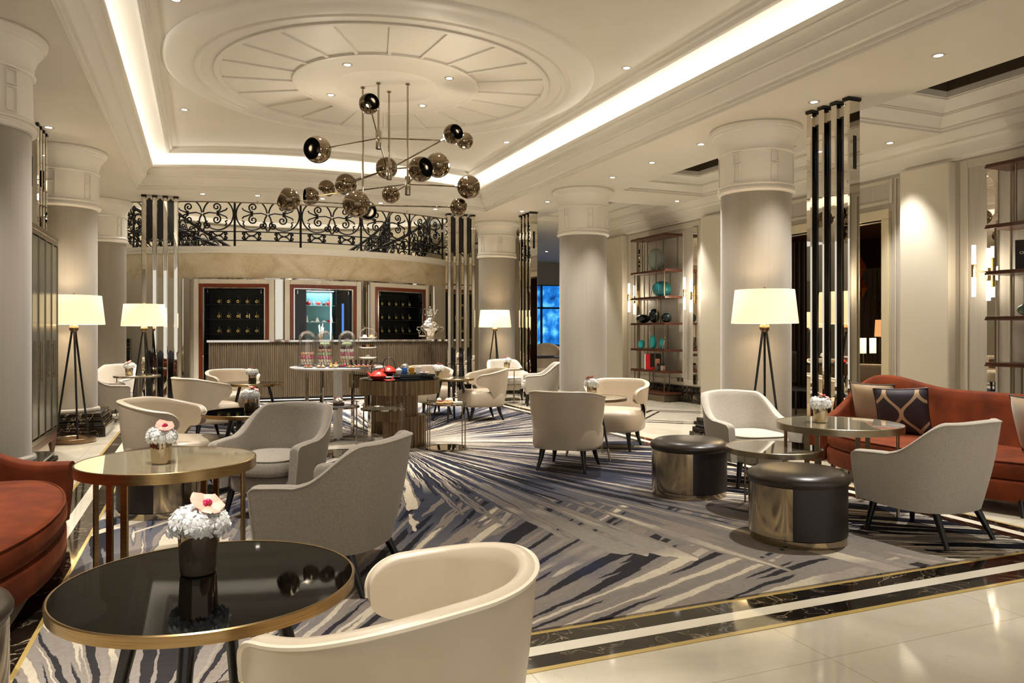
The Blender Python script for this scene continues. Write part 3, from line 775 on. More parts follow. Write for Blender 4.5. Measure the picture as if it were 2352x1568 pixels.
# things in the lit vitrine
def cab_xyz(lx, ly, z):
    px, py, a = CCAB; return (px+lx*cos(a)-ly*sin(a), py+lx*sin(a)+ly*cos(a), z)
REDG = mat('red_candy_glass', 'a3141c', .08); REDE = mat('coral_red_enamel', 'd23a2e', .3)
def apple(lx, label, m):
    t = thing('candy_apple_jar', label, 'jar', cab_xyz(lx, .26, 1.885))
    b = MB(); b.lathe([(.0001, .0), (.02, .0), (.045, .02), (.05, .045), (.04, .075), (.018, .09), (.0001, .085)], n=20, caps=False); b.build('jar_body', m, t, smooth=True)
    b = MB(); b.cyl((0, 0, .085), (.005, 0, .13), .004); b.build('stem', BRONZE, t)
apple(-.25, 'round dark red glass jar, leftmost on the top vitrine shelf', REDG)
apple(.17, 'round dark red glass jar, rightmost on the top vitrine shelf', REDG)
t = thing('glass_canister', 'small silver lidded glass canister on the top vitrine shelf', 'jar', cab_xyz(-.145, .26, 1.885))
b = MB(); b.lathe([(.0001, 0), (.032, 0), (.032, .06), (.02, .07), (.0001, .07)], n=16, caps=False); b.build('canister', mat('grey_glass', '8f9c9a', .1), t, smooth=True)
b = MB(); b.sphere((0, 0, .085), .016, 12, 8); b.build('knob', CHROME, t, smooth=True)
t = thing('small_red_teapot', 'small coral red teapot in the middle of the top vitrine shelf', 'teapot', cab_xyz(-.04, .26, 1.885))
b = MB(); b.sphere((0, 0, .045), .045, 18, 12, .9); b.build('pot_body', REDE, t, smooth=True)
b = MB(); b.cyl((-.035, 0, .04), (-.075, 0, .07), .010, .006); b.build('spout', REDE, t, smooth=True)
b = MB(); b.tube([(.035, 0, .03), (.06, 0, .05), (.058, 0, .1)], .005); b.build('handle', CHROME, t, smooth=True)
t = thing('small_dark_canister', 'small dark brown canister right of the red teapot in the vitrine', 'jar', cab_xyz(.07, .26, 1.885))
b = MB(); b.lathe([(.0001, 0), (.036, 0), (.036, .045), (.034, .05), (.0001, .05)], n=16, caps=False); b.build('canister', mat('brown_tin', '3f2f27', .4), t, smooth=True)
b = MB(); b.sphere((0, 0, .056), .012, 10, 6); b.build('knob', CHROME, t, smooth=True)
for i, (lx, r_, h, m, lab) in enumerate([(-.28, .03, .14, WHITE, 'tall white coral-shaped ornament, left end of the lower vitrine shelf'), (-.17, .055, .03, WHITE, 'low white dish on the lower vitrine shelf'), (-.07, .05, .10, WHITE, 'white swirled meringue mound on the lower vitrine shelf'), (.07, .07, .035, WHITE, 'flat white plate of sweets on the lower vitrine shelf'), (.17, .035, .05, REDG, 'small dark red ball dish on the lower vitrine shelf'), (.235, .03, .13, WHITE, 'tall white ornament, right end of the lower vitrine shelf')]):
    b = MB(); n = 9
    b.lathe([(.0001, 0)]+[(r_*(1-.75*(j/n)**1.3)*(1+.18*sin(j*2.4)), h*j/n) for j in range(n+1)]+[(.0001, h)], n=14, caps=False)
    o = b.build('display_ornament', m, smooth=True); o.location = cab_xyz(lx, .26, 1.535); tag(o, lab, 'ornament')
t = thing('utensil_pot', 'small metal bucket of white utensils behind the glass domes', 'utensil pot', (2.17, 15.22, 1.18))
b = MB(); b.lathe([(.0001, 0), (.045, 0), (.055, .11), (.05, .11), (.042, .005)], n=20, caps=False); b.build('bucket', CHROME, t, smooth=True)
for k in range(5):
    a = k*1.3; b = MB(); b.cyl((.02*cos(a), .02*sin(a), .02), (.05*cos(a), .05*sin(a), .24+.02*k), .006, .009, 7); b.build('utensil', WHITE, t, smooth=True)

# ------------------------------------------------------------ bar counter
BY = 15.0
t = thing('bar_counter', 'long bar counter with fluted bronze front and polished metal top', 'bar counter', (2.44, BY, 0))
BRZ = noisy('fluted_bronze', '6f604d', '5a4d3d', 6, .32, .55, stretch=(8, 8, .3))
b = MB(); hw = 2.33; N_ = 120; poly = []
for i in range(N_*4+1):
    x = lerp(-hw, hw, i/(N_*4)); ph = (i % 4)/4; y = -.016*abs(sin(PI*ph)); poly.append((x, y))
yb = lambda x: .10*(x/hw)**2
rows = [[(x, y+yb(x), z) for x, y in poly] for z in (.09, 1.135)]
b.grid(rows); b.build('fluted_front', BRZ, t, smooth=True, angle=60)
b = MB(); n = 24; f = [(lerp(-hw-.03, hw+.03, i/n)) for i in range(n+1)]
poly = [(x, yb(x)-.035) for x in f]+[(x, yb(x)+.55) for x in reversed(f)]
b.prism(poly, 1.14, 1.18); b.build('counter_top', CHROME, t)
b = MB(); poly = [(x*.985, yb(x)+.04) for x in f]+[(x*.985, yb(x)+.50) for x in reversed(f)]
b.prism(poly, 0.002, 1.14); b.build('counter_body', BLKM, t)
b = MB(); b.tube([(x*.97, yb(x)+.02, .04) for x in f], .008, 6); b.build('toe_light', emit('toe_strip', (1, .95, .85), 1.2), t)

# ------------------------------------------------------------ iron railing of the stair landing
def spiral(cx, cz, r0, turns, a0, dirn=1, n=26, rend=.12):
    return [(cx+r0*(1-(1-rend)*i/n)*cos(a0+dirn*turns*2*PI*i/n), cz+r0*(1-(1-rend)*i/n)*sin(a0+dirn*turns*2*PI*i/n)) for i in range(n+1)]
def panel_curves(w_, h):
    """heart-and-scroll ironwork in a w by h panel (x from 0 to w, z from 0 to h); returns polylines"""
    out = []; hb = .22*h; H0 = hb; Hh = h-hb; ex = w_*.235; ez = Hh*.47; cz = H0+Hh*.5
    for sx in (-1, 1):
        cx = w_/2+sx*w_*.245
        def E(a, k=1.): return (cx+sx*ex*k*cos(R(a)), cz+ez*k*sin(R(a)))
        # big loop, open towards the inner foot, ending in a curl
        out.append([E(a) for a in range(-150, 181, 12)])
        out.append([E(180)]+[(cx-sx*ex*(.92-.20*q), cz-ez*.9*q+.0) for q in (.25, .5, .75)]+[(w_/2+sx*.01, H0+.01)])
        m = (cx-sx*ex*.10, cz+ez*.06)
        for up in (1, -1):
            out.append(spiral(m[0]+sx*.0, m[1]+up*ez*.40, ez*.30, 1.45, R(-90*up), sx*up, 22, .15))
            out.append([m, (m[0]+sx*ex*.30, m[1]+up*ez*.10), (m[0]+sx*ex*.62, m[1]+up*ez*.22), (m[0]+sx*ex*.70, m[1]+up*ez*.34)])
        out.append([m, (m[0]-sx*ex*.5, m[1]+ez*.05), (m[0]-sx*ex*.85, m[1]-ez*.05)])
        out.append(spiral(w_/2+sx*ex*.34, H0+Hh*.17, Hh*.12, 1.5, R(90), sx, 20))
        out.append([(cx+sx*ex*.45, H0+Hh*.14), (cx+sx*ex*.55, H0+Hh*.22), (cx+sx*ex*.48, H0+Hh*.29), (cx+sx*ex*.62, H0+Hh*.31)])
        fx = cx
        for s2 in (-1, 1):
            out.append(spiral(fx+s2*w_*.125, hb*.70, hb*.19, 1.2, R(-90), -s2, 16)); out.append(spiral(fx+s2*w_*.125, hb*.28, hb*.19, 1.2, R(90), s2, 16))
            out.append([(fx, hb*.5), (fx+s2*w_*.05, hb*.60), (fx+s2*w_*.085, hb*.84), (fx+s2*w_*.12, hb*.89)]); out.append([(fx, hb*.5), (fx+s2*w_*.05, hb*.40), (fx+s2*w_*.085, hb*.14), (fx+s2*w_*.12, hb*.09)])
    return out
def railing(name, label, mapf, length, n, h=1.0, z0=.13, rr=.0165):
    """mapf(s, z) -> xyz ; length along the rail"""
    t = thing(name, label, 'railing')
    for zz, r_ in ((z0, .014), (z0+.20*(h-z0), .014), (h, .022)):
        b = MB(); b.tube([mapf(length*i/40, zz) for i in range(41)], r_, 6); b.build('rail', IRON, t, smooth=True)
    for k in range(n+1):
        b = MB(); b.cyl(mapf(length*k/n, 0), mapf(length*k/n, h), .023, n=8); b.build('post', IRON, t, smooth=True)
    for k in range(n):
        b = MB(); w_ = length/n
        for pl in panel_curves(w_, h-z0-.03):
            b.tube([mapf(k*w_+x, z0+z) for x, z in pl], rr, 5)
        b.build('scrollwork', IRON, t, smooth=True)
    return t
rR = DR-.02; s_a0 = math.asin((-1.55-DCX)/rR); s_a1 = math.asin((5.35-DCX)/rR)
railing('iron_balustrade', 'curved black wrought iron balustrade with scrolls on the marble ledge above the bar', lambda s, z: (DCX+rR*sin(s_a0+s/rR), DCY-rR*cos(s_a0+s/rR), ZM+z), rR*(s_a1-s_a0), 6, 1.02)
# two curved stair flights behind it, climbing outwards
STEPM = mat('stair_stone', 'cdbf9f', .5); BACKW = mat('stairwell_wall', 'ada189', .6)
def flight(sx, label, label2):
    t = thing('curved_staircase', label, 'staircase')
    cx, cy, A0, ZB, ro, ri = DCX, 21.2, 18, 1.95, 4.0, 2.9
    b = MB()
    for k in range(13):
        a0 = R(A0+6*k); a1 = R(A0+6*(k+1)); z = ZB+.17*(k+1)
        P = [(cx+sx*r_*sin(a), cy-r_*cos(a)) for r_, a in ((ri, a0), (ro, a0), (ro, a1), (ri, a1))]
        b.prism(P, z-.17, z)
    b.build('step', STEPM, t)
    def zz(a): return ZB+.17*(a-A0)/6
    b = MB(); rows = [[(cx+sx*r_*sin(R(A0+4*k)), cy-r_*cos(R(A0+4*k)), zz(A0+4*k)+dz) for k in range(20)] for r_, dz in ((4.02, -.20), (4.02, .02), (4.05, .04), (4.05, .12), (4.0, .15), (4.0, .26))]
    b.grid(rows); b.build('stringer', TRIM, t, smooth=True)
    for r_, pre in ((4.0, ''), (2.9, 'inner ')):
        def mp(s, z, r_=r_):
            a = R(A0)+s/r_; return (cx+sx*r_*sin(a), cy-r_*cos(a), zz(math.degrees(a))+.12+z)
        rl = railing('stair_railing', pre+label2, mp, r_*R(66), 5, .92, .08)
        b = MB(); b.tube([mp(r_*R(66)*i/30, .94) for i in range(31)], .034, 8); b.build('handrail', IRON, rl, smooth=True)
flight(-1, 'curved stone staircase climbing left behind the iron balustrade', 'wrought iron stair railing sloping down from the left behind the balustrade')
flight(1, 'curved stone staircase climbing right behind the iron balustrade', 'wrought iron stair railing sloping down from the right behind the balustrade')
b = MB(); b.grid([[(DCX+5.1*sin(R(a)), 17.6+5.5*cos(R(a)), z) for a in range(-104, 105, 8)] for z in (0, 7.)]); struct(b.build('wall_stairwell', BACKW, smooth=True))
for z, dz in ((3.55, .10), (4.35, .14)):
    b = MB(); b.grid([[(DCX+(5.08-o)*sin(R(a)), 17.6+(5.48-o)*cos(R(a)), zq) for a in range(-104, 105, 8)] for o, zq in ((0, z), (.08, z+.02), (.10, z+dz), (0, z+dz+.02))]); struct(b.build('trim_25', TRIM, smooth=True))
b = MB(); b.box((DCX, 19.5, 7.0), (10.6, 12, .1)); struct(b.build('ceiling_stairwell', CEIL))
b = MB(); b.grid([[(DCX+r_*sin(R(a)), DCY-r_*cos(R(a)), 2.82) for a in range(-56, 57, 4)] for r_ in (4.15, 4.72)]); struct(b.build('floor_landing', CREAM))
light('stairwell_lamp', 'AREA', (DCX, 18.3, 6.8), 320, (1, .94, .84), None, size=5.0)
# side wall pieces beside the drum
b = MB(); b.box((-3.3, 17.2, 1.45), (2.6, .2, 2.7)); struct(b.build('wall_back_left', mat('grey_stone_wall', '8f8573', .45)))
b = MB(); b.bbox((-2.3, 16.75, .6), (2.0, .5, 1.2), .01); tag(b.build('marble_counter', DARK), 'dark veined marble counter behind the left lamp, at the far left of the bar', 'counter')
# ------------------------------------------------------------ upholstered shells
def shell_obj(nm, P0, P1, zt, zb, th, m, parent, pipe=None, n=100, k=14, bulge=.0, pr=.007):
    """upholstered wrap: base line P0(u), rim line P1(u) in plan, top zt(u), bottom zb(u); u in -1..1"""
    us = [sin(PI/2*(-1+2*i/n)) for i in range(n+1)]
    def pt(u, s, off):
        z0, z1 = zb(u), zt(u); z = lerp(z0, z1, s)
        fz = (z-zb(0))/max(zt(0)-zb(0), 1e-6)
        a, b_ = Vector((*P0(u), 0)), Vector((*P1(u), 0)); p = a.lerp(b_, fz)
        e = 1e-3; q = Vector((*P0(min(u+e, 1.001)), 0)).lerp(Vector((*P1(min(u+e, 1.001)), 0)), fz)-Vector((*P0(u-e), 0)).lerp(Vector((*P1(u-e), 0)), fz)
        nrm = Vector((q.y, -q.x, 0)).normalized()
        p = p+nrm*(off+bulge*sin(PI*min(max(fz, 0), 1))*(1 if off >= 0 else .5)); return (p.x, p.y, z)
    rnd = [(.5, 1.0)]+[(.5*cos(a), 1.0) for a in ()]
    b = MB(); rows = []
    # cross section loop: outer side up, rounded rim, inner side down
    sec = [(0, s/k, th/2) for s in range(k+1)]+[(1, 1, th*.42), (1, 1, th*.2), (1, 1, -th*.2), (1, 1, -th*.42)]+[(0, 1-s/k, -th/2) for s in range(k+1)]
    for u in us:
        r = []
        for kind, s, off in sec:
            p = pt(u, s, off)
            if kind: p = (p[0], p[1], p[2]+th*.28*(1-(2*off/th)**2))
            r.append(p)
        rows.append(r)
    b.grid(rows)
    m_ = len(sec)
    for e in (0, len(rows)-1):
        base = e*m_; b.f += [(base+i, base+i+1, base+m_-2-i, base+m_-1-i) for i in range(m_//2-1)]; b.mi += [0]*(m_//2-1)
    o = b.build(nm, m, parent, smooth=True, angle=60)
    if pipe:
        b = MB(); line = [pt(-1, s/6, th/2+.002) for s in range(6)]+[pt(u, 1, th/2+.001) for u in us]+[pt(1, 1-s/6, th/2+.002) for s in range(1, 7)]
        b.tube(line, pr, 6); b.build('piping', pipe, parent, smooth=True)
    return o
def leg_obj(parent, top, foot, r0, r1, m=None, n=10, square=False, bend=0.):
    b = MB(); a, c = Vector(top), Vector(foot)
    pts = [a.lerp(c, i/5)+Vector((0, 0, 0)) for i in range(6)]
    if bend:
        d = Vector((c.x-a.x, c.y-a.y, 0)); d = d.normalized() if d.length > 1e-5 else Vector()
        pts = [p-d*bend*sin(PI*i/5) for i, p in enumerate(pts)]
    b.tube(pts, [lerp(r0, r1, i/5) for i in range(6)], 4 if square else n)
    return b.build('leg', m or BLACKW, parent, smooth=not square)
def cushion(nm, poly_fn, z0, z1, rr, m, parent, n=48, dome=.02, pipe=None, pr=.005):
    """padded slab: plan outline poly_fn(t) (t 0..1), rounded at top and bottom"""
    P = [Vector((*poly_fn(i/n), 0)) for i in range(n)]; c = sum(P, Vector())/n
    prof = [(-rr, z0), (-rr*.3, z0+rr*.3*.5), (0, z0+rr*.8), (0, z1-rr), (-rr*.3, z1-rr*.3), (-rr, z1)]
    b = MB(); rows = []
    def ins(p, d): v = p-c; L_ = v.length; return c+v*((L_+d)/L_)
    for d, z in prof: rows.append([(*ins(p, d).xy, z) for p in P])
    for f in (.75, .5, .25, .02): rows.append([(*(c+(ins(p, -rr)-c)*f).xy, z1+dome*(1-f*f)) for p in P])
    b.grid(rows, closed_u=True); b.f.append(tuple(reversed(range(n)))); b.mi.append(0)
    o = b.build(nm, m, parent, smooth=True, angle=60)
    if pipe:
        b = MB(); b.tube([(*ins(p, -rr*.25).xy, z1-rr*.18) for p in P], pr, 6, closed=True); b.build('piping', pipe, o, smooth=True)
    return o
def superell(t, rx, ryf, ryb, e=2.6):
    a = 2*PI*t; c, s = cos(a), sin(a)
    x = rx*math.copysign(abs(c)**(2/e), c); y = math.copysign(abs(s)**(2/e), s); return (x, y*(ryf if y > 0 else ryb))

def tub_chair(label, group, leather=None, seat=None):
    leather = leather or LEATH
    t = thing('tub_chair', label, 'armchair', group=group)
    AM = R(128)
    def base(u): a = u*AM; return (.285*sin(a), -.27*cos(a)*(1. if abs(a) < PI/2 else .9)+.0)
    def rim(u): a = u*AM; return (.355*sin(a)*(1 if abs(a) < PI/2 else 1-.06*(abs(a)-PI/2)), -.345*cos(a)*(1. if abs(a) < PI/2 else 1.05))
    def zt(u):
        a = abs(u); z = .765-.085*sm((a-.25)/.75)
        if a > .86: z -= .085*(1-math.sqrt(max(1-((a-.86)/.14)**2, 0)))
        return z
    def zb(u):
        a = abs(u); z = .215+.30*sm((a-.50)/.34)
        if a > .86: z += .055*(1-math.sqrt(max(1-((a-.86)/.14)**2, 0)))
        return z
    shell_obj('back_shell', base, rim, zt, zb, .045, leather, t, PIPE, bulge=.01)
    cushion('seat', lambda q: superell(q, .325, .40, .27, 3.0), .205, .445, .05, seat or leather, t, dome=.015)
    for sx in (-1, 1):
        for (y, fy) in ((.27, .31), (-.17, -.22)):
            leg_obj(t, (sx*.20, y*.9, .22), (sx*.24, fy, 0), .032, .014, bend=.012)
    return t
def arm_chair(label, group, fab=None):
    fab = fab or FABR
    t = thing('upholstered_armchair', label, 'armchair', group=group)
    s_, L1, Rr = .0, .30, .33
    arc = PI*Rr; tot = 2*L1+arc
    def path(u, rr, back, fw):
        d = (u+1)/2*tot
        if d < L1: return (-rr, fw*(1-d/L1))
        if d > tot-L1: return (rr, fw*((d-(tot-L1))/L1))
        a = (d-L1)/arc*PI
        sx, sy = -cos(a), -sin(a)
        e = 2/2.5
        return (rr*math.copysign(abs(sx)**e, sx), back*-(abs(sy)**e))
    def base(u): return path(u, .29, .27, .27)
    def rim(u): return path(u, .345, .39, .30)
    def zt(u):
        a = abs(u); z = lerp(.765, .55, sm((a-.30)/.38)); z -= .01*sm((a-.7)/.3)
        z += .012*(1-sm(a/.3))
        if a > .94: z -= .035*(1-math.sqrt(max(1-((a-.94)/.06)**2, 0)))
        return z
    def zb(u): return .205+.02*sm((abs(u)-.6)/.4)
    shell_obj('back_shell', base, rim, zt, zb, .055, fab, t, FPIPE, n=110, bulge=.012, pr=.005)
    cushion('seat_base', lambda q: superell(q, .275, .27, .25, 3.4), .20, .32, .03, fab, t, dome=0)
    cushion('seat_cushion', lambda q: superell(q, .262, .345, .24, 3.6), .325, .445, .04, fab, t, dome=.02, pipe=FPIPE)
    for sx in (-1, 1):
        for (y, fy) in ((.22, .25), (-.20, -.30)):
            leg_obj(t, (sx*.21, y, .215), (sx*.25, fy, 0), .026, .015)
    return t
def place(t, x, y, deg):
    """deg = heading of the chair's front, in the room (0 = +X)"""
    t.location = (x, y, .0115 if RX0 < x < RX1 and RY0 < y < RY1 else .0); t.rotation_euler = (0, 0, R(deg-90)); return t

G_T = 'leather tub chairs'; G_A = 'grey fabric armchairs'
c0 = tub_chair('large cream leather tub chair in the foreground, cut off by the bottom edge', G_T)
place(c0, .43, 1.86, 139)
place(copy_tree(c0, (0, 0, 0), label='taupe leather tub chair left of the second black table, behind the glass-topped brass table', group=G_T), -.27, 6.95, -22)
place(copy_tree(c0, (0, 0, 0), label='leather tub chair seen from the side, third back on the left', group=G_T), .02, 10.15, 25)
place(copy_tree(c0, (0, 0, 0), label='leather tub chair facing the viewer at the far left table near the bar', group=G_T), .42, 11.75, -72)
place(copy_tree(c0, (0, 0, 0), label='leather tub chair half hidden behind the fluted tea table', group=G_T), 3.42, 11.85, -85)
place(copy_tree(c0, (0, 0, 0), label='leather tub chair seen from its side, right of the round metal trolley with pastries', group=G_T), 3.98, 10.83, 178)
place(copy_tree(c0, (0, 0, 0), label='leather tub chair with its back to the viewer in the middle of the carpet', group=G_T), 3.30, 6.64, 47)
place(copy_tree(c0, (0, 0, 0), label='leather tub chair turned towards the viewer behind the small table right of centre', group=G_T), 4.45, 7.68, -135)
a0 = arm_chair('grey fabric armchair in the left foreground, seen from behind', G_A)
place(a0, .66, 4.18, 143)
place(copy_tree(a0, (0, 0, 0), label='grey fabric armchair facing left beyond the glass-topped brass table', group=G_A), .50, 5.80, -128)
al = arm_chair('pale grey armchair at the right, its back to the viewer, by the orange sofa', G_A, FABL)
place(al, 4.42, 3.60, 97)
place(copy_tree(al, (0, 0, 0), label='pale grey armchair facing the viewer in front of the right column', group=G_A), 4.50, 5.45, -98)
place(copy_tree(al, (0, 0, 0), label='grey armchair seen from its side near the far right column', group=G_A), 5.72, 12.62, 160)
place(copy_tree(al, (0, 0, 0), label='white-looking armchair behind the farthest right flower vase', group=G_A), 5.55, 13.85, -95)
place(copy_tree(a0, (0, 0, 0), label='grey armchair partly hidden by the left column', group=G_A), -1.32, 12.75, 10)
place(copy_tree(al, (0, 0, 0), label='brightly lit pale armchair at the far left in front of the dark marble counter', group=G_A), -1.42, 14.25, -115)

# ------------------------------------------------------------ tables
RUGZ = .012
def at_table(name, label, group, x, y, z, r, top, edge, kind, rot=0, rim_h=.03):
    t = thing(name, label, 'table', (x, y, RUGZ), rot, group)
    z -= RUGZ
    b = MB(); b.lathe([(.0001, z-.012), (r-.006, z-.012), (r-.006, z-.001), (.0001, z-.001)], n=80, caps=False)
    b.build('table_top', top, t, smooth=True, angle=30)
    b = MB(); b.lathe([(r-.03, z-rim_h), (r, z-rim_h), (r+.001, z-.002), (r-.003, z+.001), (r-.007, z)], n=96, caps=False)
    b.lathe([(.0001, z-rim_h+.006), (r-.01, z-rim_h+.006)], n=48, caps=False); b.build('metal_rim', edge, t, smooth=True, angle=30)
    if kind == 'splay':
        b = MB()
        for k in range(2):
            a = PI*k/2+PI/4; b.box((0, 0, z-rim_h-.012), (r*1.25, .035, .03), a)
        b.build('cross_frame', BLACKW, t)
        for k in range(4):
            a = PI*k/2+PI/4; leg_obj(t, (r*.45*cos(a), r*.45*sin(a), z-rim_h-.004), (r*.82*cos(a), r*.82*sin(a), 0), .022, .014)
    elif kind == 'rimlegs':
        for k in range(4):
            a = PI*k/2+.0
            for s_ in ((-.09, .09) if k in (0, 2) else (0,)):
                aa = a+s_; b = MB(); b.bbox(((r-.022)*cos(aa), (r-.022)*sin(aa), (z-rim_h)/2), (.012, .038, z-rim_h), .003, aa); b.build('leg', edge, t)
    elif kind == 'thin':
        for k in range(3):
            a = 2*PI*k/3+.35; b = MB(); b.cyl(((r-.015)*cos(a), (r-.015)*sin(a), 0), ((r-.015)*cos(a), (r-.015)*sin(a), z-rim_h+.005), .008, n=8); b.build('leg', edge, t, smooth=True)
    elif kind == 'tips':
        for k in range(3):
            a = 2*PI*k/3+.4; l = leg_obj(t, (r*.3*cos(a), r*.3*sin(a), z-rim_h), (r*.8*cos(a), r*.8*sin(a), .0), .016, .010)
            b = MB(); p, q = Vector((r*.3*cos(a), r*.3*sin(a), z-rim_h)), Vector((r*.8*cos(a), r*.8*sin(a), 0)); b.tube([p.lerp(q, .80), q], [.0135, .0115], 10); b.build('metal_tip', edge, l, smooth=True)
    return t
G_B = 'black round lounge tables'
at_table('round_table', 'round black glass table with brass rim in the left foreground', G_B, .02, 2.30, .65, .40, BLKGL, BRASS, 'splay', .5)
at_table('round_table', 'round black table with brass rim in the middle left beside a tub chair', G_B, .40, 6.98, .65, .41, BLKGL, BRASS, 'splay', .2)
at_table('round_table', 'farthest left black round table in front of the bar', G_B, .66, 10.86, .65, .405, BLKGL, BRASS, 'splay', .6)
at_table('round_table', 'small round table with black splayed legs half hidden behind the fluted tea table', G_B, 3.44, 10.80, .65, .34, TOPG, BRASS, 'splay', .3)
at_table('round_table', 'small round table with metal-tipped legs between the two tub chairs right of centre', None, 3.84, 7.12, .65, .36, TOPG, NICK, 'tips', .3)
at_table('round_table', 'farthest right small round table beside the tripod lamp', None, 5.27, 13.20, .65, .34, TOPG, NICK, 'thin', .3)
at_table('round_table', 'far left small round table half behind the column', None, -.95, 13.35, .65, .34, TOPG, NICK, 'thin', .3)
at_table('glass_table', 'large round glass-topped table with brass rim and paired flat legs at left', 'glass-topped metal tables', -.17, 4.55, .65, .455, TOPG, BRASS, 'rimlegs', R(60), .055)
at_table('glass_table', 'large round glass-topped table with brass rim in front of the orange sofa on the right', 'glass-topped metal tables', 4.47, 4.38, .655, .45, TOPG, NICK, 'rimlegs', R(20), .05)
at_table('glass_table', 'lower round smoked-glass table nested beside the right glass table', 'glass-topped metal tables', 3.93, 4.47, .49, .345, TOPD, NICK, 'thin', 1.2, .04)

# ------------------------------------------------------------ ottomans
def ottoman(label):
    t = thing('ottoman', label, 'ottoman', group='round leather ottomans with metal bands')
    r = .305
    b = MB(); b.lathe([(.0001, .37), (r, .37), (r+.012, .385), (r+.014, .405), (r+.004, .425), (r-.04, .447), (r-.12, .458), (.0001, .462)], n=64, caps=False); b.build('cushion', DKL, t, smooth=True, angle=50)
    b = MB(); b.lathe([(r-.004, .05), (r-.004, .37)], n=64, caps=False); b.build('drum_body', DKL2, t, smooth=True)
    b = MB(); b.lathe([(r, .05), (r+.001, .051), (r+.001, .368), (r-.003, .37)], n=40, caps=False, a0=R(-85), a1=R(75)); b.build('metal_band', STEEL, t, smooth=True)
    b = MB(); b.lathe([(r-.02, .0), (r-.02, .05), (r-.005, .05)], n=64, caps=False); b.lathe([(r-.025, .001), (r-.008, .001), (r-.008, .045)], n=64, caps=False); b.build('plinth_ring', STEEL, t, smooth=True)
    return t
o0 = ottoman('dark leather ottoman with steel band, behind and left of the nearer one')
o0.location = (3.72, 5.23, RUGZ); o0.rotation_euler = (0, 0, R(-195))
copy_tree(o0, (3.57, 3.84, RUGZ), R(-213), 'nearest dark leather ottoman with steel band in the right foreground')
copy_tree(o0, (-.28, 6.20, RUGZ), R(-12), 'dark ottoman with steel band under the left glass-topped table')
copy_tree(o0, (-.92, 3.05, 0), R(60), 'dark brown ottoman cut off by the left edge in the foreground')

# ------------------------------------------------------------ sofas
def sofa(label):
    t = thing('curved_sofa', label, 'sofa', group='rust orange velvet sofas')
    W = 1.18
    def path(u, w_, back, fw):
        # arms at the ends, back in the middle; front of the sofa is +y
        a = u*PI/2*1.25
        e = 2/2.7
        if abs(a) <= PI/2: return (w_*math.copysign(abs(sin(a))**e, a), -back*abs(cos(a))**e)
        k = (abs(a)-PI/2)/(PI/2*.25); return (w_*math.copysign(1, a)*(1-.05*k*k), fw*k)
    def zt(u):
        x = abs(u)
        z = .80+.10*sm((x-.06)/.32) if x < .42 else lerp(.90, .47, sm((x-.42)/.50))
        return z
    shell_obj('back_shell', lambda u: path(u, W-.06, .44, .38), lambda u: path(u, W, .54, .42), zt, lambda u: .11, .085, VELV, t, None, n=90, k=10, bulge=.02)
    def plan(q):
        a = 2*PI*q; c, s = cos(a), sin(a); e = 2/3.2
        x = (W-.10)*math.copysign(abs(c)**e, c); y = math.copysign(abs(s)**e, s)
        return (x, y*(.46+.05*cos(PI*x/W)) if y > 0 else y*.40)
    cushion('seat_base', plan, .10, .26, .03, VELV, t, n=80, dome=0)
    cushion('seat_cushion', lambda q: (plan(q)[0]*.985, plan(q)[1]*.985+.01), .262, .40, .045, VELV, t, n=80, dome=.02, pipe=VELV)
    for x in (-.85, .85):
        for y in (-.3, .33): leg_obj(t, (x, y, .12), (x*1.03, y*1.06, 0), .024, .014)
    return t
s0 = sofa('long rust orange velvet sofa with wavy back on the right')
s0.location = (5.80, 4.55, 0); s0.rotation_euler = (0, 0, R(92))
copy_tree(s0, (-1.20, 4.62, 0), R(-90), 'rust orange velvet sofa cut off by the left edge')

# cushions on the right sofa
def pillow(name, label, m, loc, rot, s_=.46, th=.14, over=None, pipe=None):
    b = MB(); n = 18
    def f(u, v): return (max(1-abs(u)**2.6, 0)*max(1-abs(v)**2.6, 0))**.5
    for sg in (1, -1):
        rows = []
        for i in range(n+1):
            r = []
            for j in range(n+1):
                u, v = 2*i/n-1, 2*j/n-1; pin = 1-.06*(1-u*u)*abs(v)-.06*(1-v*v)*abs(u)
                r.append((u*s_/2*pin, sg*th/2*f(u, v), v*s_/2*pin))
            rows.append(r)
        b.grid(rows)
    o = b.build(name, m, None, smooth=True, angle=80); o.location = loc; o.rotation_euler = rot; tag(o, label, 'cushion')
    if pipe:
        b = MB(); ed = []
        for k in range(4*16):
            s4, q = divmod(k, 16); q = 2*q/16-1; u, v = ((q, -1), (1, q), (-q, 1), (-1, -q))[s4]; pin = 1-.06*(1-u*u)*abs(v)-.06*(1-v*v)*abs(u); ed.append((u*s_/2*pin, 0, v*s_/2*pin))
        b.tube(ed, .006, 6, closed=True); b.build('piping', pipe, o, smooth=True)
    return o
PAT = mat('ogee_cushion_fabric', '2a2320', .5); _t, _N, _L, _b = nt(PAT)
_v = coords(_N, _L, (1, 1, 1)); _sp = _N.new('ShaderNodeSeparateXYZ'); _L.new(_v, _sp.inputs[0])
def _m(op, a, c=None):
    n = node(_N, 'ShaderNodeMath', operation=op)
    for i, x in enumerate((a, c)):
        if x is None: continue
        if isinstance(x, (int, float)): n.inputs[i].default_value = x
        else: _L.new(x, n.inputs[i])
    return n.outputs[0]
_ph = _m('MULTIPLY', _sp.outputs[2], 2*PI/.40)
_w = _m('MULTIPLY', _m('COSINE', _ph), .068)
def _dist(sgn, off):
    x = _m('ADD', _m('SUBTRACT', _sp.outputs[0], _m('MULTIPLY', _w, sgn)), off); x = _m('ADD', x, 10.0)
    x = _m('MODULO', x, .272); return _m('ABSOLUTE', _m('SUBTRACT', x, .136))
_d = _m('MINIMUM', _dist(1., .0), _dist(-1., .136+.0))
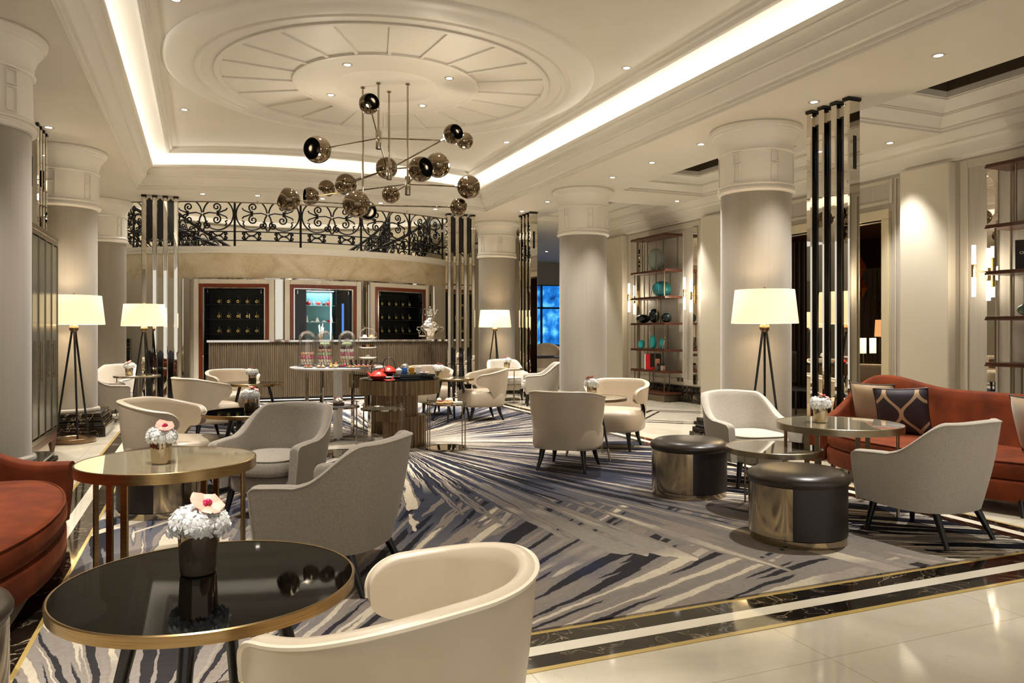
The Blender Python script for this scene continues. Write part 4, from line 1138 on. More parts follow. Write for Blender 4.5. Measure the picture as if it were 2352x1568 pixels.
_lt = _m('LESS_THAN', _d, .017)
_mx = _N.new('ShaderNodeMixRGB'); _mx.inputs[1].default_value = (*hexc('262026'), 1); _mx.inputs[2].default_value = (*hexc('a08464'), 1)
_L.new(_lt, _mx.inputs[0]); _L.new(_mx.outputs[0], _b.inputs['Base Color'])
DPIPE = mat('dark_piping', '2a1a16', .5)
pillow('cushion', 'plain bronze satin cushion behind the patterned one on the orange sofa', SATIN, (6.02, 5.46, .63), (R(-12), 0, R(104)), .44, .13, pipe=DPIPE)
pillow('cushion', 'dark cushion with gold interlaced wave pattern on the orange sofa', PAT, (5.86, 5.00, .62), (R(-14), R(3), R(118)), .45, .14, pipe=DPIPE)
pillow('cushion', 'bronze satin cushion at the right edge on the orange sofa', SATIN, (5.86, 3.80, .63), (R(-14), 0, R(72)), .45, .15, pipe=DPIPE)

# ------------------------------------------------------------ flower vases
def floret_mesh(b, c, nrm, s_, rnd):
    n = Vector(nrm).normalized(); t1 = n.orthogonal().normalized(); t2 = n.cross(t1); a0 = rnd.random()*PI
    for k in range(4):
        a = a0+k*PI/2; d = t1*cos(a)+t2*sin(a); e = t1*-sin(a)+t2*cos(a); lift = n*s_*rnd.uniform(.0, .16)
        p0 = Vector(c); p1 = p0+d*s_*.55+e*s_*.42+lift*.5; p2 = p0+d*s_*1.0+lift; p3 = p0+d*s_*.55-e*s_*.42+lift*.5
        p4 = p0+d*s_*.5+n*s_*.12
        b.add([p0, p1, p2, p3, p4], [(0, 1, 4), (1, 2, 4), (2, 3, 4), (3, 0, 4)])
def vase(label, dark, seed, scale=1.):
    rnd = random.Random(seed)
    t = thing('flower_vase', label, 'flower vase', group='mirrored glass vases of white hydrangea')
    r = .055
    b = MB(); b.lathe([(.0001, .0), (r*.86, .0), (r*.90, .006), (r, .112), (r, .118), (r-.004, .118), (r-.006, .10), (.0001, .10)], n=48, caps=False); b.build('glass_vase', VGD if dark else VGL, t, smooth=True, angle=50)
    b = MB()
    for (cx, cy, cz, R_) in ((-.028, .012, .138, .052), (.034, -.008, .140, .050), (.0, -.034, .145, .046), (.004, .036, .146, .048)):
        b.sphere((cx, cy, cz), R_*.80, 12, 8)
        for i in range(80):
            z = rnd.uniform(-.55, 1); a = rnd.uniform(0, 2*PI); q = math.sqrt(1-z*z); n = Vector((q*cos(a), q*sin(a), z))
            floret_mesh(b, Vector((cx, cy, cz))+n*R_*rnd.uniform(.82, 1.02), n+Vector((rnd.uniform(-.15, .15), rnd.uniform(-.15, .15), 0)), .019, rnd)
    b.build('hydrangea', PETAL, t, smooth=True, angle=180)
    b = MB(); c = Vector((.024, -.012, .196)); up = Vector((.28, -.40, 1)).normalized(); t1 = up.orthogonal().normalized(); t2 = up.cross(t1)
    for k in range(5):
        a = 2*PI*k/5+.4; d = t1*cos(a)+t2*sin(a); e = -t1*sin(a)+t2*cos(a); L_ = .056 if k % 2 else .048; W_ = .034
        rows = []
        for i in range(6):
            s_ = i/5; wd = W_*sin(PI*min(s_*.9+.08, 1))**.7; up_ = up*(.012*s_-.016*s_*s_*0)
            rows.append([tuple(c+d*L_*s_+e*wd*q+up_+up*(-.004*abs(q))) for q in (-1, -.5, 0, .5, 1)])
        b.grid(rows)
    b.build('orchid_petals', PINK, t, smooth=True)
    b = MB(); b.sphere(c+up*.010, .009, 10, 7); b.sphere(c+up*.006+t1*.010, .006, 8, 6); b.sphere(c+up*.006-t1*.010, .006, 8, 6); b.sphere(c+up*.004+t2*.011, .006, 8, 6); b.build('orchid_lip', MAG, t, smooth=True)
    b = MB(); b.sphere((.02, .01, .118), .02, 8, 5, .3); b.build('leaf', GREEN, t)
    return t
v0 = vase('large vase of white hydrangea with pink orchid on the black foreground table', True, 3); v0.location = (-.01, 2.38, .651)
G_V = 'mirrored glass vases of white hydrangea'
v1 = vase('vase of white hydrangea with orchid on the left glass-topped brass table', False, 8); v1.location = (-.20, 4.42, .651); v1.rotation_euler = (0, 0, R(-20))
for (x, y, z, a, lab, sc) in ((.39, 6.98, .651, 40, 'vase of white hydrangea on the middle left black table', 1.), (.63, 10.80, .651, 80, 'vase of white hydrangea on the farthest left black table', 1.), (3.84, 7.14, .651, 150, 'vase of white hydrangea on the small table between two tub chairs', 1.),
                          (4.36, 4.45, .656, 10, 'vase of white hydrangea on the glass table before the orange sofa', 1.), (3.24, 10.78, .651, 60, 'vase of white hydrangea behind the black tray on the tea table', 1.05), (5.29, 13.18, .651, 200, 'farthest right vase of white hydrangea', 1.05), (-1.06, 13.30, .651, 270, 'farthest left vase of white hydrangea, beside the column', 1.05)):
    copy_tree(v1, (x, y, z), R(a), lab, G_V, (sc, sc, sc))
TH = math.atan(712/1740)
def ray(px, v, z=0):
    """room point seen in picture column px at depth v"""
    u = (px-1176)/1740*v; return (u*cos(TH)+v*sin(TH), -u*sin(TH)+v*cos(TH), z)
# ------------------------------------------------------------ fluted tea tables
FLUT = noisy('fluted_antique_bronze', '836c4e', '66543c', 7, .32, .7, stretch=(6, 6, .3))
def flute(b, r, z0, z1, n, c=(0, 0)):
    k = n*6
    def rr(i): return r-.012*(1-abs(sin(PI*i/6)))
    b.grid([[(c[0]+rr(i)*cos(2*PI*i/k), c[1]+rr(i)*sin(2*PI*i/k), z) for i in range(k)] for z in (z0, z1)], closed_u=True)
    b.f.append(tuple(range(len(b.v)-k, len(b.v)))); b.mi.append(0)
def fluted_table(label, p, r, h=.80, off=(.06, 0)):
    t = thing('fluted_table', label, 'table', (p[0], p[1], RUGZ), 0, 'round fluted bronze tables'); h -= RUGZ
    b = MB(); flute(b, r, h-.17, h-.008, 44); b.build('fluted_apron', FLUT, t, smooth=True, angle=50)
    b = MB(); b.lathe([(.0001, h-.008), (r-.004, h-.008), (r-.004, h), (.0001, h)], n=72, caps=False); b.build('table_top', BLKGL, t, smooth=True, angle=30)
    b = MB(); flute(b, r*.52, .30, h-.16, 24, (-off[0]*.5, 0)); b.build('fluted_stem', FLUT, t, smooth=True, angle=50)
    b = MB(); flute(b, r*.54, .0, .36, 24, (off[0], off[1])); b.build('fluted_base', FLUT, t, smooth=True, angle=50)
    return t
p1 = ray(918, 8.85); fluted_table('front fluted bronze pedestal table with a black tray and red teapot', p1, .465)
p2 = ray(885, 10.05); fluted_table('fluted bronze pedestal table behind and left of the tea table', p2, .47, .79)

# ------------------------------------------------------------ marble dessert table
MT = ray(776, 9.35); MZ = .915
t = thing('marble_table', 'tall round white marble table with chrome legs carrying desserts', 'table', (MT[0], MT[1], RUGZ))
WMAR = noisy('white_marble', 'e6e3de', 'cfcac4', 3, .12, detail=8, lo=.45, hi=.8)
b = MB(); b.lathe([(.0001, MZ-.04), (.54, MZ-.04), (.57, MZ-.03), (.575, MZ-.018), (.57, MZ-.012), (.0001, MZ-.012)], n=80, caps=False); b.build('table_top', WMAR, t, smooth=True, angle=40)
b = MB(); b.bbox((0, 0, (MZ-.04)/2), (.085, .085, MZ-.04), .004, .3); b.build('marble_pedestal', WMAR, t)
for k in range(4):
    a = k*PI/2+.95; b = MB(); b.bbox((.42*cos(a), .42*sin(a), (MZ-.04)/2), (.035, .035, MZ-.04), .004, a); b.build('leg', CHROME, t)
b = MB()
for k in range(2):
    a = k*PI/2+.95; b.box((0, 0, .012), (.86, .03, .02), a)
b.build('floor_frame', CHROME, t)
MZ += RUGZ-.012
def on_mt(px, dv, dz=0): p = ray(px, 9.35+dv); return (p[0], p[1], MZ+dz)
# macaron towers
def mac_mesh(name, c1, c2):
    b = MB(); b.lathe([(.0001, -.011), (.012, -.0105), (.019, -.006), (.0205, -.003)], n=14, caps=False)
    b.m = 1; b.lathe([(.0185, -.003), (.0185, .003)], n=14, caps=False)
    b.m = 0; b.lathe([(.0205, .003), (.019, .006), (.012, .0105), (.0001, .011)], n=14, caps=False)
    o = b.build(name, [mat('macaron_'+c1, c1, .6), mat('macaron_fill_'+c2, c2, .7)], None, smooth=True, angle=70)
    return o
MC = {'cream': ('efe2c6', 'f4ead6'), 'tan': ('d3a684', 'e8cfae'), 'pink': ('e0748a', 'f2c9c6'), 'green': ('b9cc9a', 'e3e6c6'), 'brown': ('5d3526', '8d5f48'), 'white': ('f0e8dc', 'efe4d0'), 'coral': ('dc6a4e', 'e9b08f')}
PROT = {}
def macaron(col, loc, rot, label, group):
    if col not in PROT: o = PROT[col] = mac_mesh('macaron', *MC[col])
    else: o = PROT[col].copy(); COL.objects.link(o)
    o.location = loc; o.rotation_euler = rot; tag(o, label, 'macaron', group)
def dome_tower(px, dv, tiers, label, which, rr=.062):
    c = on_mt(px, dv, 0)
    t = thing('glass_dome', label, 'glass dome', c, 0, 'glass cloches on the dessert table')
    b = MB(); n = 10; R_ = .105; H_ = .34
    b.lathe([(R_, .012), (R_, H_)]+[(max(R_*cos(PI/2*i/n), 1e-4), H_+R_*.95*sin(PI/2*i/n)) for i in range(1, n+1)], n=40, caps=False); b.build('glass_cloche', CLEAR, t, smooth=True)
    b = MB(); b.lathe([(.0001, 0), (.12, 0), (.122, .005), (.12, .010), (.0001, .010)], n=40, caps=False); b.build('slate_base', mat('slate', '4c4c4e', .5), t)
    b = MB(); b.lathe([(.0001, .010), (rr-.014, .010), (rr*.45, .010+.041*len(tiers)), (.0001, .010+.041*len(tiers))], n=20, caps=False)
    tag(b.build('tower_cone', mat('clear_acrylic', 'b9b3a8', .2)), 'inner cone holding the macarons of the %s glass dome' % which, 'display cone').location = c
    for k, col in enumerate(tiers):
        q = rr if k < 5 else rr*(1-.16*(k-4)); m_ = max(int(2*PI*q/.032), 1); z = .031+.041*k
        if k >= 7: m_ = 1; q = 0
        for i in range(m_):
            a = 2*PI*i/m_+.4*k; tan = a+PI/2
            macaron(col, (c[0]+q*cos(a), c[1]+q*sin(a), c[2]+z), (PI/2, 0, a+PI/2+PI/2) if q else (0, 0, 0), '%s macaron in tier %s from the bottom under the %s glass dome' % (col, ['one', 'two', 'three', 'four', 'five', 'six', 'seven', 'eight'][k], which), 'tier %d macarons of the %s tower' % (k+1, which))
dome_tower(706, -.02, ['white', 'cream', 'pink', 'tan'], 'left glass dome over a short macaron tower', 'left')
dome_tower(746, -.06, ['white', 'cream', 'pink', 'green', 'tan', 'brown', 'green'], 'middle glass dome over a taller macaron tower', 'middle')
dome_tower(797, -.06, ['green', 'tan', 'cream', 'pink', 'white', 'brown', 'green', 'coral'], 'right glass dome over the tallest macaron tower', 'right')
# small plates of pastries
def plate(px, dv, w_, d_, label):
    p = on_mt(px, dv); b = MB(); b.bbox((0, 0, .005), (w_, d_, .008), .003); o = b.build('slate_plate', mat('slate', '4c4c4e', .5)); o.location = p; o.rotation_euler = (0, 0, -TH); tag(o, label, 'plate'); return p
def little(name, px, dv, dz, parts, label, cat, group=None, base=None):
    p = base if base else on_mt(px, dv, dz)
    t = thing(name, label, cat, p, -TH, group)
    for nm, m, b in parts: b.build(nm, m, t, smooth=True, angle=50)
    return t
TART = mat('tart_crust', 'c89a62', .6); CHOC = mat('dark_chocolate', '2c1712', .35); BERRY = mat('berry_red', 'a11b2d', .35); CUST = mat('custard_yellow', 'efc56c', .4); SUGAR = mat('pale_cream', 'f1e5cf', .5); ORNG = mat('orange_crisp', 'e9a36c', .5)
def tartlet(top):
    b = MB(); b.lathe([(.0001, 0), (.018, 0), (.024, .014), (.022, .016), (.0001, .014)], n=14, caps=False); c = MB(); c.sphere((0, 0, .017), .014, 10, 7, .7); return [('crust', TART, b), ('topping', top, c)]
plate(708, -.42, .10, .06, 'small slate plate with two berry tartlets, left end of the dessert table'); plate(737, -.46, .11, .06, 'small slate plate with two pale round cakes'); plate(766, -.46, .11, .07, 'small slate plate with two yellow cakes with crisps'); plate(828, -.40, .34, .09, 'long slate plate of chocolate canapes at the right of the dessert table'); plate(785, -.36, .10, .06, 'small slate plate with a red glazed dessert')
for k in range(2): little('berry_tartlet', 703+10*k, -.42, .009, tartlet(BERRY), 'berry tartlet on the leftmost slate plate', 'pastry', 'berry tartlets')
for k in range(2): little('round_cake', 732+10*k, -.46, .009, tartlet(SUGAR), 'pale round cake on the second slate plate', 'pastry', 'pale round cakes')
for k in range(2):
    b = MB(); b.bbox((0, 0, .014), (.03, .03, .026), .005); c = MB(); c.add([(-.012, 0, .02), (.012, 0, .02), (.016, 0, .06), (.004, 0, .05), (0, 0, .068), (-.01, 0, .05)], [(0, 1, 2, 3, 4, 5)]); c.add([(-.012, .003, .02), (.012, .003, .02), (.016, .003, .06), (.004, .003, .05), (0, .003, .068), (-.01, .003, .05)], [(5, 4, 3, 2, 1, 0)])
    little('custard_cake', 760+11*k, -.46, .009, [('sponge', CUST, b), ('crisp', ORNG, c)], 'yellow cake topped with an orange crisp', 'pastry', 'yellow custard cakes')
b = MB(); b.bbox((0, 0, .012), (.07, .04, .022), .008); c = MB(); c.sphere((.035, 0, .02), .017, 10, 7); little('red_dessert', 785, -.36, .009, [('glazed_base', mat('plum_glaze', '6b1f2b', .25), b), ('berry', MAG, c)], 'red glazed dessert between the middle plates', 'pastry')
for k in range(6):
    for j in range(2): little('chocolate_canape', 802+10.5*k+3*j, -.42+.05*j, .009, tartlet(CHOC if (k+j) % 2 else BERRY), 'small chocolate canape on the long slate plate', 'pastry', 'chocolate canapes')
for k in range(5):
    b = MB(); b.box((0, 0, .04), (.03, .004, .075), .1*k); o = b.build('chocolate_shard', CHOC); o.location = on_mt(809+10*k, -.30, .015); o.rotation_euler = (0, R(-14+9*k), -TH); tag(o, 'upright dark chocolate shard behind the canapes', 'chocolate', 'dark chocolate shards')
# three-tier cake stand
p = on_mt(845, -.02)
t = thing('tiered_cake_stand', 'three-tier metal cake stand at the right of the dessert table', 'cake stand', p, -TH)
b = MB(); W_ = .115
b.tube([(-W_, 0, 0), (-W_, 0, .36)]+[(-W_*cos(PI*i/12), 0, .36+W_*sin(PI*i/12)) for i in range(1, 12)]+[(W_, 0, .36), (W_, 0, 0)], .004, 6); b.tube([(-W_, 0, .004), (-W_, -.08, .004), (W_, -.08, .004), (W_, 0, .004)], .004, 6); b.build('frame', CHROME, t, smooth=True)
for k, z in enumerate((.10, .225, .345)):
    b = MB(); b.lathe([(.0001, z), (.075, z), (.108, z+.012), (.106, z+.014), (.074, z+.003), (.0001, z+.003)], n=32, caps=False); b.build('plate_tier', WHITE, t, smooth=True)
for k, (dx, z, m, lab) in enumerate(((-.04, .351, SUGAR, 'pale scone on the top tier of the cake stand'), (.045, .351, ORNG, 'golden pastry on the top tier of the cake stand'), (-.05, .231, CHOC, 'dark chocolate cake, left on the middle tier of the cake stand'), (.0, .231, TART, 'tall tan cake in the centre of the middle tier'), (.05, .231, mat('brown_glaze', '4a2a20', .4), 'brown cake, right on the middle tier of the cake stand'), (.0, .106, WHITE, 'white ramekin on the bottom tier of the cake stand'))):
    b = MB(); b.lathe([(.0001, 0), (.026, 0), (.028, .02), (.018, .036), (.0001, .04)], n=14, caps=False); o = b.build('cake_piece', m, smooth=True); o.location = (p[0]+dx*cos(TH), p[1]-dx*sin(TH), p[2]+z); tag(o, lab, 'cake')

# ------------------------------------------------------------ things on the tea table
TZ = .80
REDK = noisy('red_cast_iron', 'c2281f', 'd43a2a', 20, .35, bumps=.2)
def teapot(p, rz, label, s_=1.):
    t = thing('cast_iron_teapot', label, 'teapot', p, rz, 'red iron teapots'); t.scale = (s_, s_, s_)
    b = MB(); b.lathe([(.0001, 0), (.055, 0), (.075, .008), (.100, .040), (.098, .046), (.060, .082), (.052, .088), (.0001, .088)], n=36, caps=False); b.build('pot_body', REDK, t, smooth=True, angle=40)
    b = MB(); b.lathe([(.052, .087), (.050, .094), (.02, .100), (.0001, .100)], n=28, caps=False); b.sphere((0, 0, .106), .010, 10, 7); b.build('pot_lid', REDK, t, smooth=True)
    b = MB(); b.tube([(-.075, 0, .040), (-.105, 0, .060), (-.125, 0, .088)], [.020, .014, .009], 10); b.build('spout', REDK, t, smooth=True)
    b = MB(); b.tube([(-.060*1.05*cos(a)*1.25, 0, .085+.115*sin(a)) for a in [R(-8)+R(196)*i/16 for i in range(17)]], .0055, 7); b.build('handle', BLACKW, t, smooth=True)
teapot(ray(868, 8.62, TZ), -TH, 'red cast iron teapot with black hoop handle, front one on the fluted table')
teapot(ray(893, 9.75, .792), -TH, 'red cast iron teapot with black hoop handle, on the table behind', 1.06)
t = thing('tea_tray', 'black lacquer tea tray stacked with slats on the fluted table', 'tray', ray(950, 8.80, TZ), -TH+.42)
b = MB(); b.bbox((0, 0, .012), (.40, .30, .022), .004); b.build('lower_board', BLACK, t)
b = MB(); b.bbox((0, 0, .040), (.42, .32, .030), .004); b.build('upper_board', mat('black_lacquer', '0a0808', .18), t)
TZ2 = TZ+.055
def cup(px, v, prof, m, label, cat, z=TZ2, nm='bowl_body', extra=None, name='cup'):
    t = thing(name, label, cat, ray(px, v, z), 0)
    b = MB(); b.lathe(prof, n=26, caps=False); b.build(nm, m, t, smooth=True, angle=50)
    if extra: b2 = MB(); b2.lathe(extra[0], n=22, caps=False); b2.build(extra[1], extra[2], t, smooth=True, angle=50)
cup(916, 8.78, [(.0001, 0), (.024, 0), (.038, .03), (.040, .045), (.0001, .046)], WHITE, 'white lidded sugar bowl at the left of the tray', 'bowl', extra=([(.036, .046), (.02, .060), (.008, .064), (.008, .072), (.0001, .074)], 'lid', WHITE), name='sugar_bowl')
cup(929, 8.92, [(.0001, 0), (.030, 0), (.034, .03), (.030, .065), (.0001, .067)], mat('blue_glaze', '1f5fb0', .2), 'blue patterned tea tin on the tray', 'tin', name='blue_jar')
cup(946, 8.86, [(.0001, 0), (.026, 0), (.034, .05), (.034, .068), (.0001, .068)], mat('yellow_glaze', 'c98d2e', .3), 'yellow ochre pot on the tray', 'pot', name='yellow_pot')
cup(962, 8.90, [(.0001, 0), (.034, 0), (.038, .03), (.036, .06), (.038, .075), (.034, .075), (.0001, .05)], WHITE, 'white porcelain jug on the tray', 'jug', name='white_jug')
cup(974, 8.70, [(.0001, 0), (.03, 0), (.058, .022), (.056, .024), (.03, .006), (.0001, .006)], WHITE, 'white shallow dish at the right of the tray', 'dish', name='white_dish', extra=([(.0001, .006), (.012, .01), (.014, .026), (.006, .038), (.0001, .038)], 'red_garnish', BERRY))
cup(930, 9.18, [(.0001, 0), (.036, 0), (.058, .045), (.062, .075), (.045, .095), (.0001, .095)], mat('silver', 'd6d2ca', .12, 1.0), 'silver lidded tea urn behind the blue tin', 'urn', nm='urn_body', extra=([(.045, .095), (.050, .118), (.042, .142), (.018, .155), (.0001, .157)], 'lid', mat('silver', 'd6d2ca', .12, 1.0)), name='silver_urn', z=TZ)
t = thing('white_saucer', 'white saucer behind the front red teapot', 'saucer', ray(888, 8.88, TZ), 0)
b = MB(); b.lathe([(.0001, 0), (.05, 0), (.075, .012), (.07, .012), (.0001, .004)], n=28, caps=False); b.build('saucer_dish', WHITE, t, smooth=True)

# ------------------------------------------------------------ round chrome trolleys
def trolley(p, label, h=.52, r=.232):
    t = thing('round_trolley', label, 'side table', (p[0], p[1], RUGZ), 0, 'round chrome drinks trolleys')
    b = MB(); b.lathe([(.0001, .006), (r-.006, .006), (r-.006, .016), (.0001, .016)], n=48, caps=False); b.build('mirror_base', MIRROR, t)
    b = MB(); b.lathe([(r-.006, .003), (r, .003), (r, .020), (r-.006, .020)], n=56, caps=False); b.build('base_rim', BCHROME, t, smooth=True, angle=30)
    b = MB(); b.lathe([(.0001, h-.012), (r-.006, h-.012), (r-.006, h-.004), (.0001, h-.004)], n=48, caps=False); b.build('glass_top', TOPD, t)
    b = MB(); b.lathe([(r-.006, h-.016), (r, h-.016), (r, h), (r-.006, h)], n=56, caps=False); b.build('top_rim', BCHROME, t, smooth=True, angle=30)
    for k in range(4):
        a = k*PI/2+.35+(.5 if k % 2 else 0); b = MB(); b.cyl((r*cos(a), r*sin(a), 0), (r*cos(a), r*sin(a), h+.045), .007, n=10); b.build('post', BCHROME, t, smooth=True)
    for k in (0, 2):
        a0 = k*PI/2+.35-.3; b = MB(); b.tube([(r*cos(a0+1.15*i/12), r*sin(a0+1.15*i/12), h+.04) for i in range(13)], .005, 6); b.build('gallery_rail', BCHROME, t, smooth=True)
    return (p[0], p[1], RUGZ+h-.004)
q1 = trolley(ray(776, 8.25), 'left round chrome trolley with a chocolate cake')
q2 = trolley(ray(879, 8.05), 'middle round chrome trolley, empty, in front of the fluted table')
q3 = trolley(ray(1025, 8.62), 'right round chrome trolley with cream buns')
t = thing('serving_plate', 'round slate plate on the left chrome trolley', 'plate', q1); b = MB(); b.lathe([(.0001, 0), (.13, 0), (.13, .008), (.0001, .008)], n=36, caps=False); b.build('plate_disc', mat('slate', '4c4c4e', .5), t)
t = thing('chocolate_cake', 'chocolate cake with cream and berries on the left chrome trolley', 'cake', (q1[0]+.01, q1[1], q1[2]+.008))
b = MB(); b.lathe([(.0001, 0), (.06, 0), (.06, .035), (.05, .04), (.0001, .04)], n=28, caps=False); b.build('cake_base', CHOC, t, smooth=True, angle=40)
b = MB()
for k in range(9):
    a = k*2.4; r_ = .012*math.sqrt(k); b.sphere((r_*cos(a), r_*sin(a), .052+.008*(9-k)/3), .014, 8, 6)
b.build('cream_topping', SUGAR, t, smooth=True)
b = MB()
for k in range(6):
    a = k*1.1; b.cyl((.02*cos(a), .02*sin(a), .05), (.045*cos(a), .045*sin(a), .095), .004, n=5)
b.build('chocolate_curls', mat('rosy_chocolate', '8d3b33', .4), t)
for k in range(5):
    a = k*2*PI/5; p = (q3[0]-.02+.07*cos(a), q3[1]+.05*sin(a), q3[2])
    b = MB(); b.lathe([(.0001, 0), (.036, 0), (.042, .014), (.036, .022), (.0001, .022)], n=18, caps=False); t = thing('cream_bun', 'round golden bun topped with white cream on the right chrome trolley', 'pastry', p, 0, 'cream buns'); b.build('bun', TART, t, smooth=True)
    b = MB(); b.sphere((0, 0, .036), .028, 14, 9) if k % 2 == 0 else b.sphere((0, 0, .026), .022, 12, 8, .6); b.build('cream_ball' if k % 2 == 0 else 'berry_topping', SUGAR if k % 2 == 0 else BERRY, t, smooth=True)
t = thing('white_napkin_stack', 'small white folded napkins beside the cream buns', 'napkins', (q3[0]+.12, q3[1]-.04, q3[2]), .3)
b = MB(); b.bbox((0, 0, .010), (.10, .07, .018), .005); b.build('napkin', WHITE, t)

# ------------------------------------------------------------ samovar on the bar
SILV = mat('silver', 'd6d2ca', .12, 1.0)
t = thing('samovar', 'tall polished silver samovar with teapot on top at the right end of the bar', 'samovar', ray(988, 15.25, 1.18), -TH)
b = MB(); b.lathe([(.0001, 0), (.125, 0), (.13, .012), (.10, .03), (.085, .07), (.09, .09), (.15, .16), (.19, .19), (.205, .23), (.20, .27), (.165, .31), (.15, .33), (.155, .35), (.12, .38), (.07, .40), (.055, .44), (.07, .45), (.0001, .452)], n=40, caps=False); b.build('urn_body', SILV, t, smooth=True, angle=50)
b = MB(); b.lathe([(.05, .452), (.075, .47), (.082, .51), (.07, .55), (.06, .60), (.065, .61), (.02, .625), (.0001, .627)], n=30, caps=False); b.sphere((0, 0, .645), .018, 12, 8); b.build('small_teapot', SILV, t, smooth=True, angle=50)
b = MB(); b.tube([(-.055, 0, .605), (-.12, 0, .615), (-.145, 0, .57), (-.11, 0, .50), (-.07, 0, .47)], .006, 7); b.build('teapot_handle', SILV, t, smooth=True)
b = MB(); b.tube([(.07, 0, .50), (.11, 0, .53), (.125, 0, .58), (.15, 0, .605)], [.018, .012, .008, .006], 8); b.build('teapot_spout', SILV, t, smooth=True)
b = MB(); b.tube([(-.08, -.03, .075), (-.21, -.03, .075)], .014, 8); b.tube([(-.215, -.03, .05), (-.215, -.03, .13)], .010, 8); b.tube([(-.215+.022*cos(a), -.03, .155+.022*sin(a)) for a in [2*PI*i/12 for i in range(12)]], .006, 6, closed=True); b.build('tap', SILV, t, smooth=True)
for sx in (-1, 1):
    b = MB(); b.tube([(sx*.20, 0, .25), (sx*.26, 0, .25), (sx*.27, 0, .20), (sx*.21, 0, .17)], .008, 7); b.build('side_handle', SILV, t, smooth=True)

# ------------------------------------------------------------ tall glass cabinet, left
t = thing('glass_cabinet', 'tall metal-framed frosted glass cabinet on wooden legs beside the left column', 'cabinet', (-1.52, 9.12, 0), R(90))
FROST = noisy('frosted_mirror_glass', 'a2a08f', '6f7265', 1.6, .22, .65, stretch=(2, 2, .5))
AGED = mat('aged_nickel', '8d806a', .22, 1.0)
W_, D_, Z0, Z1 = 1.40, .42, .24, 2.36     # local x along the room, front faces local -y
b = MB(); b.box((0, D_/2+.01, (Z0+Z1)/2), (W_-.03, D_-.03, Z1-Z0-.02)); b.build('cabinet_body', mat('cabinet_inside', '5d5a4e', .5), t)
b = MB()
for x in (-W_/2, W_/2):
    for y in (0, D_): b.bbox((x, y, (Z0+Z1)/2), (.035, .035, Z1-Z0), .004)
for z in (Z0+.02, Z1-.04):
    for y in (0, D_): b.bbox((0, y, z), (W_, .035, .05), .004)
    for x in (-W_/2, W_/2): b.bbox((x, D_/2, z), (.035, D_, .05), .004)
b.build('metal_frame', AGED, t)
b = MB(); b.bbox((0, D_/2, Z1+.01), (W_+.05, D_+.05, .05), .006); b.build('top_cap', AGED, t)
for k in range(4):
    x = -W_/2+W_/8+W_/4*k
    b = MB(); b.box((x, -.008, (Z0+Z1)/2-.01), (W_/4-.02, .012, Z1-Z0-.14)); d = b.build('door', FROST, t)
    b = MB(); 
    for sx in (-1, 1): b.box((x+sx*(W_/8-.008), -.014, (Z0+Z1)/2-.01), (.012, .018, Z1-Z0-.12))
    b.build('door_frame', AGED, d)
    b = MB(); b.cyl((x+(W_/8-.04)*(1 if k % 2 == 0 else -1), -.045, .85), (x+(W_/8-.04)*(1 if k % 2 == 0 else -1), -.045, 1.25), .008, n=8)
    for zz in (.9, 1.2): b.cyl((x+(W_/8-.04)*(1 if k % 2 == 0 else -1), -.045, zz), (x+(W_/8-.04)*(1 if k % 2 == 0 else -1), -.01, zz), .006, n=6)
    b.build('handle', AGED, d, smooth=True)
b = MB(); b.bbox((0, D_/2, Z0-.04), (W_+.02, D_+.02, .09), .006); b.build('wood_plinth', WALN, t)
for x in (-W_/2+.05, W_/2-.05):
    for y in (.03, D_-.03): leg_obj(t, (x, y, Z0-.08), (x*1.01, y, 0), .045, .020, WALN, square=True)

# ------------------------------------------------------------ bookcases on the right wall
ZS = [.15, .56, .97, 1.48, 1.985, 2.495, 3.17]
def bookcase(y0, y1, label):
    t = thing('open_bookcase', label, 'bookcase', (8.27, (y0+y1)/2, 0), 0, 'tall open walnut bookcases')
    L_ = y1-y0; D_ = .40
    b = MB(); b.bbox((.02, .02, .06), (D_-.06, L_-.18, .12), .004); b.build('plinth', NICK, t)
    for z in ZS:
        b = MB(); b.bbox((0, 0, z), (D_, L_, .022), .003); b.bbox((0, 0, z+.022), (D_-.012, L_-.012, .020), .003); b.build('shelf', WALN, t)
    rnd = random.Random(int(y0*10))
    for k in range(len(ZS)-1):
        z0, z1 = ZS[k]+.03, ZS[k+1]-.01
        for j in range(5):
            y = -L_/2+.09+(L_-.18)*(j+rnd.uniform(-.25, .25)*(0 < j < 4))/4; x = (-.15, .15)[(j+k) % 2]
            b = MB(); b.box((x, y, (z0+z1)/2), (.014, .014, z1-z0)); b.build('upright', NICK, t)
    return t
bookcase(12.12, 13.36, 'far open walnut bookcase with coloured glass vases on the right wall')
bookcase(4.58, 5.82, 'near open walnut bookcase cut off by the right edge')
def shelf_z(k): return ZS[k]+.033
def glass_vase(p, prof, m, label, ribs=0, name='glass_vase'):
    b = MB(); n = 40
    if ribs:
        b.grid([[(r*(1+.045*cos(ribs*2*PI*i/96))*cos(2*PI*i/96), r*(1+.045*cos(ribs*2*PI*i/96))*sin(2*PI*i/96), z) for i in range(96)] for r, z in prof], closed_u=True)
    else: b.lathe(prof, n=n, caps=False)
    o = b.build(name, m, smooth=True, angle=60); o.location = p; return tag(o, label, 'vase')
def ovo(R_, H_, neck=.4, n=14, p=2.2):
    return [(.0001, 0)]+[(R_*max(1-abs(2*i/n-1)**p, 0)**(1/p)*1. if 0 < i < n else R_*.25, H_*i/n) for i in range(n+1)]
GV = mat('pale_ribbed_glass', '8b9a92', .08, 0., **{'Alpha': .62}); TV = mat('teal_blown_glass', '1f6f78', .06, **{'Alpha': .88}); DV = mat('dark_blown_glass', '0d1c1e', .06); CV = mat('turquoise_glass', '2ab4bd', .12); GRV = mat('green_smoked_glass', '4a6353', .05, **{'Alpha': .85})
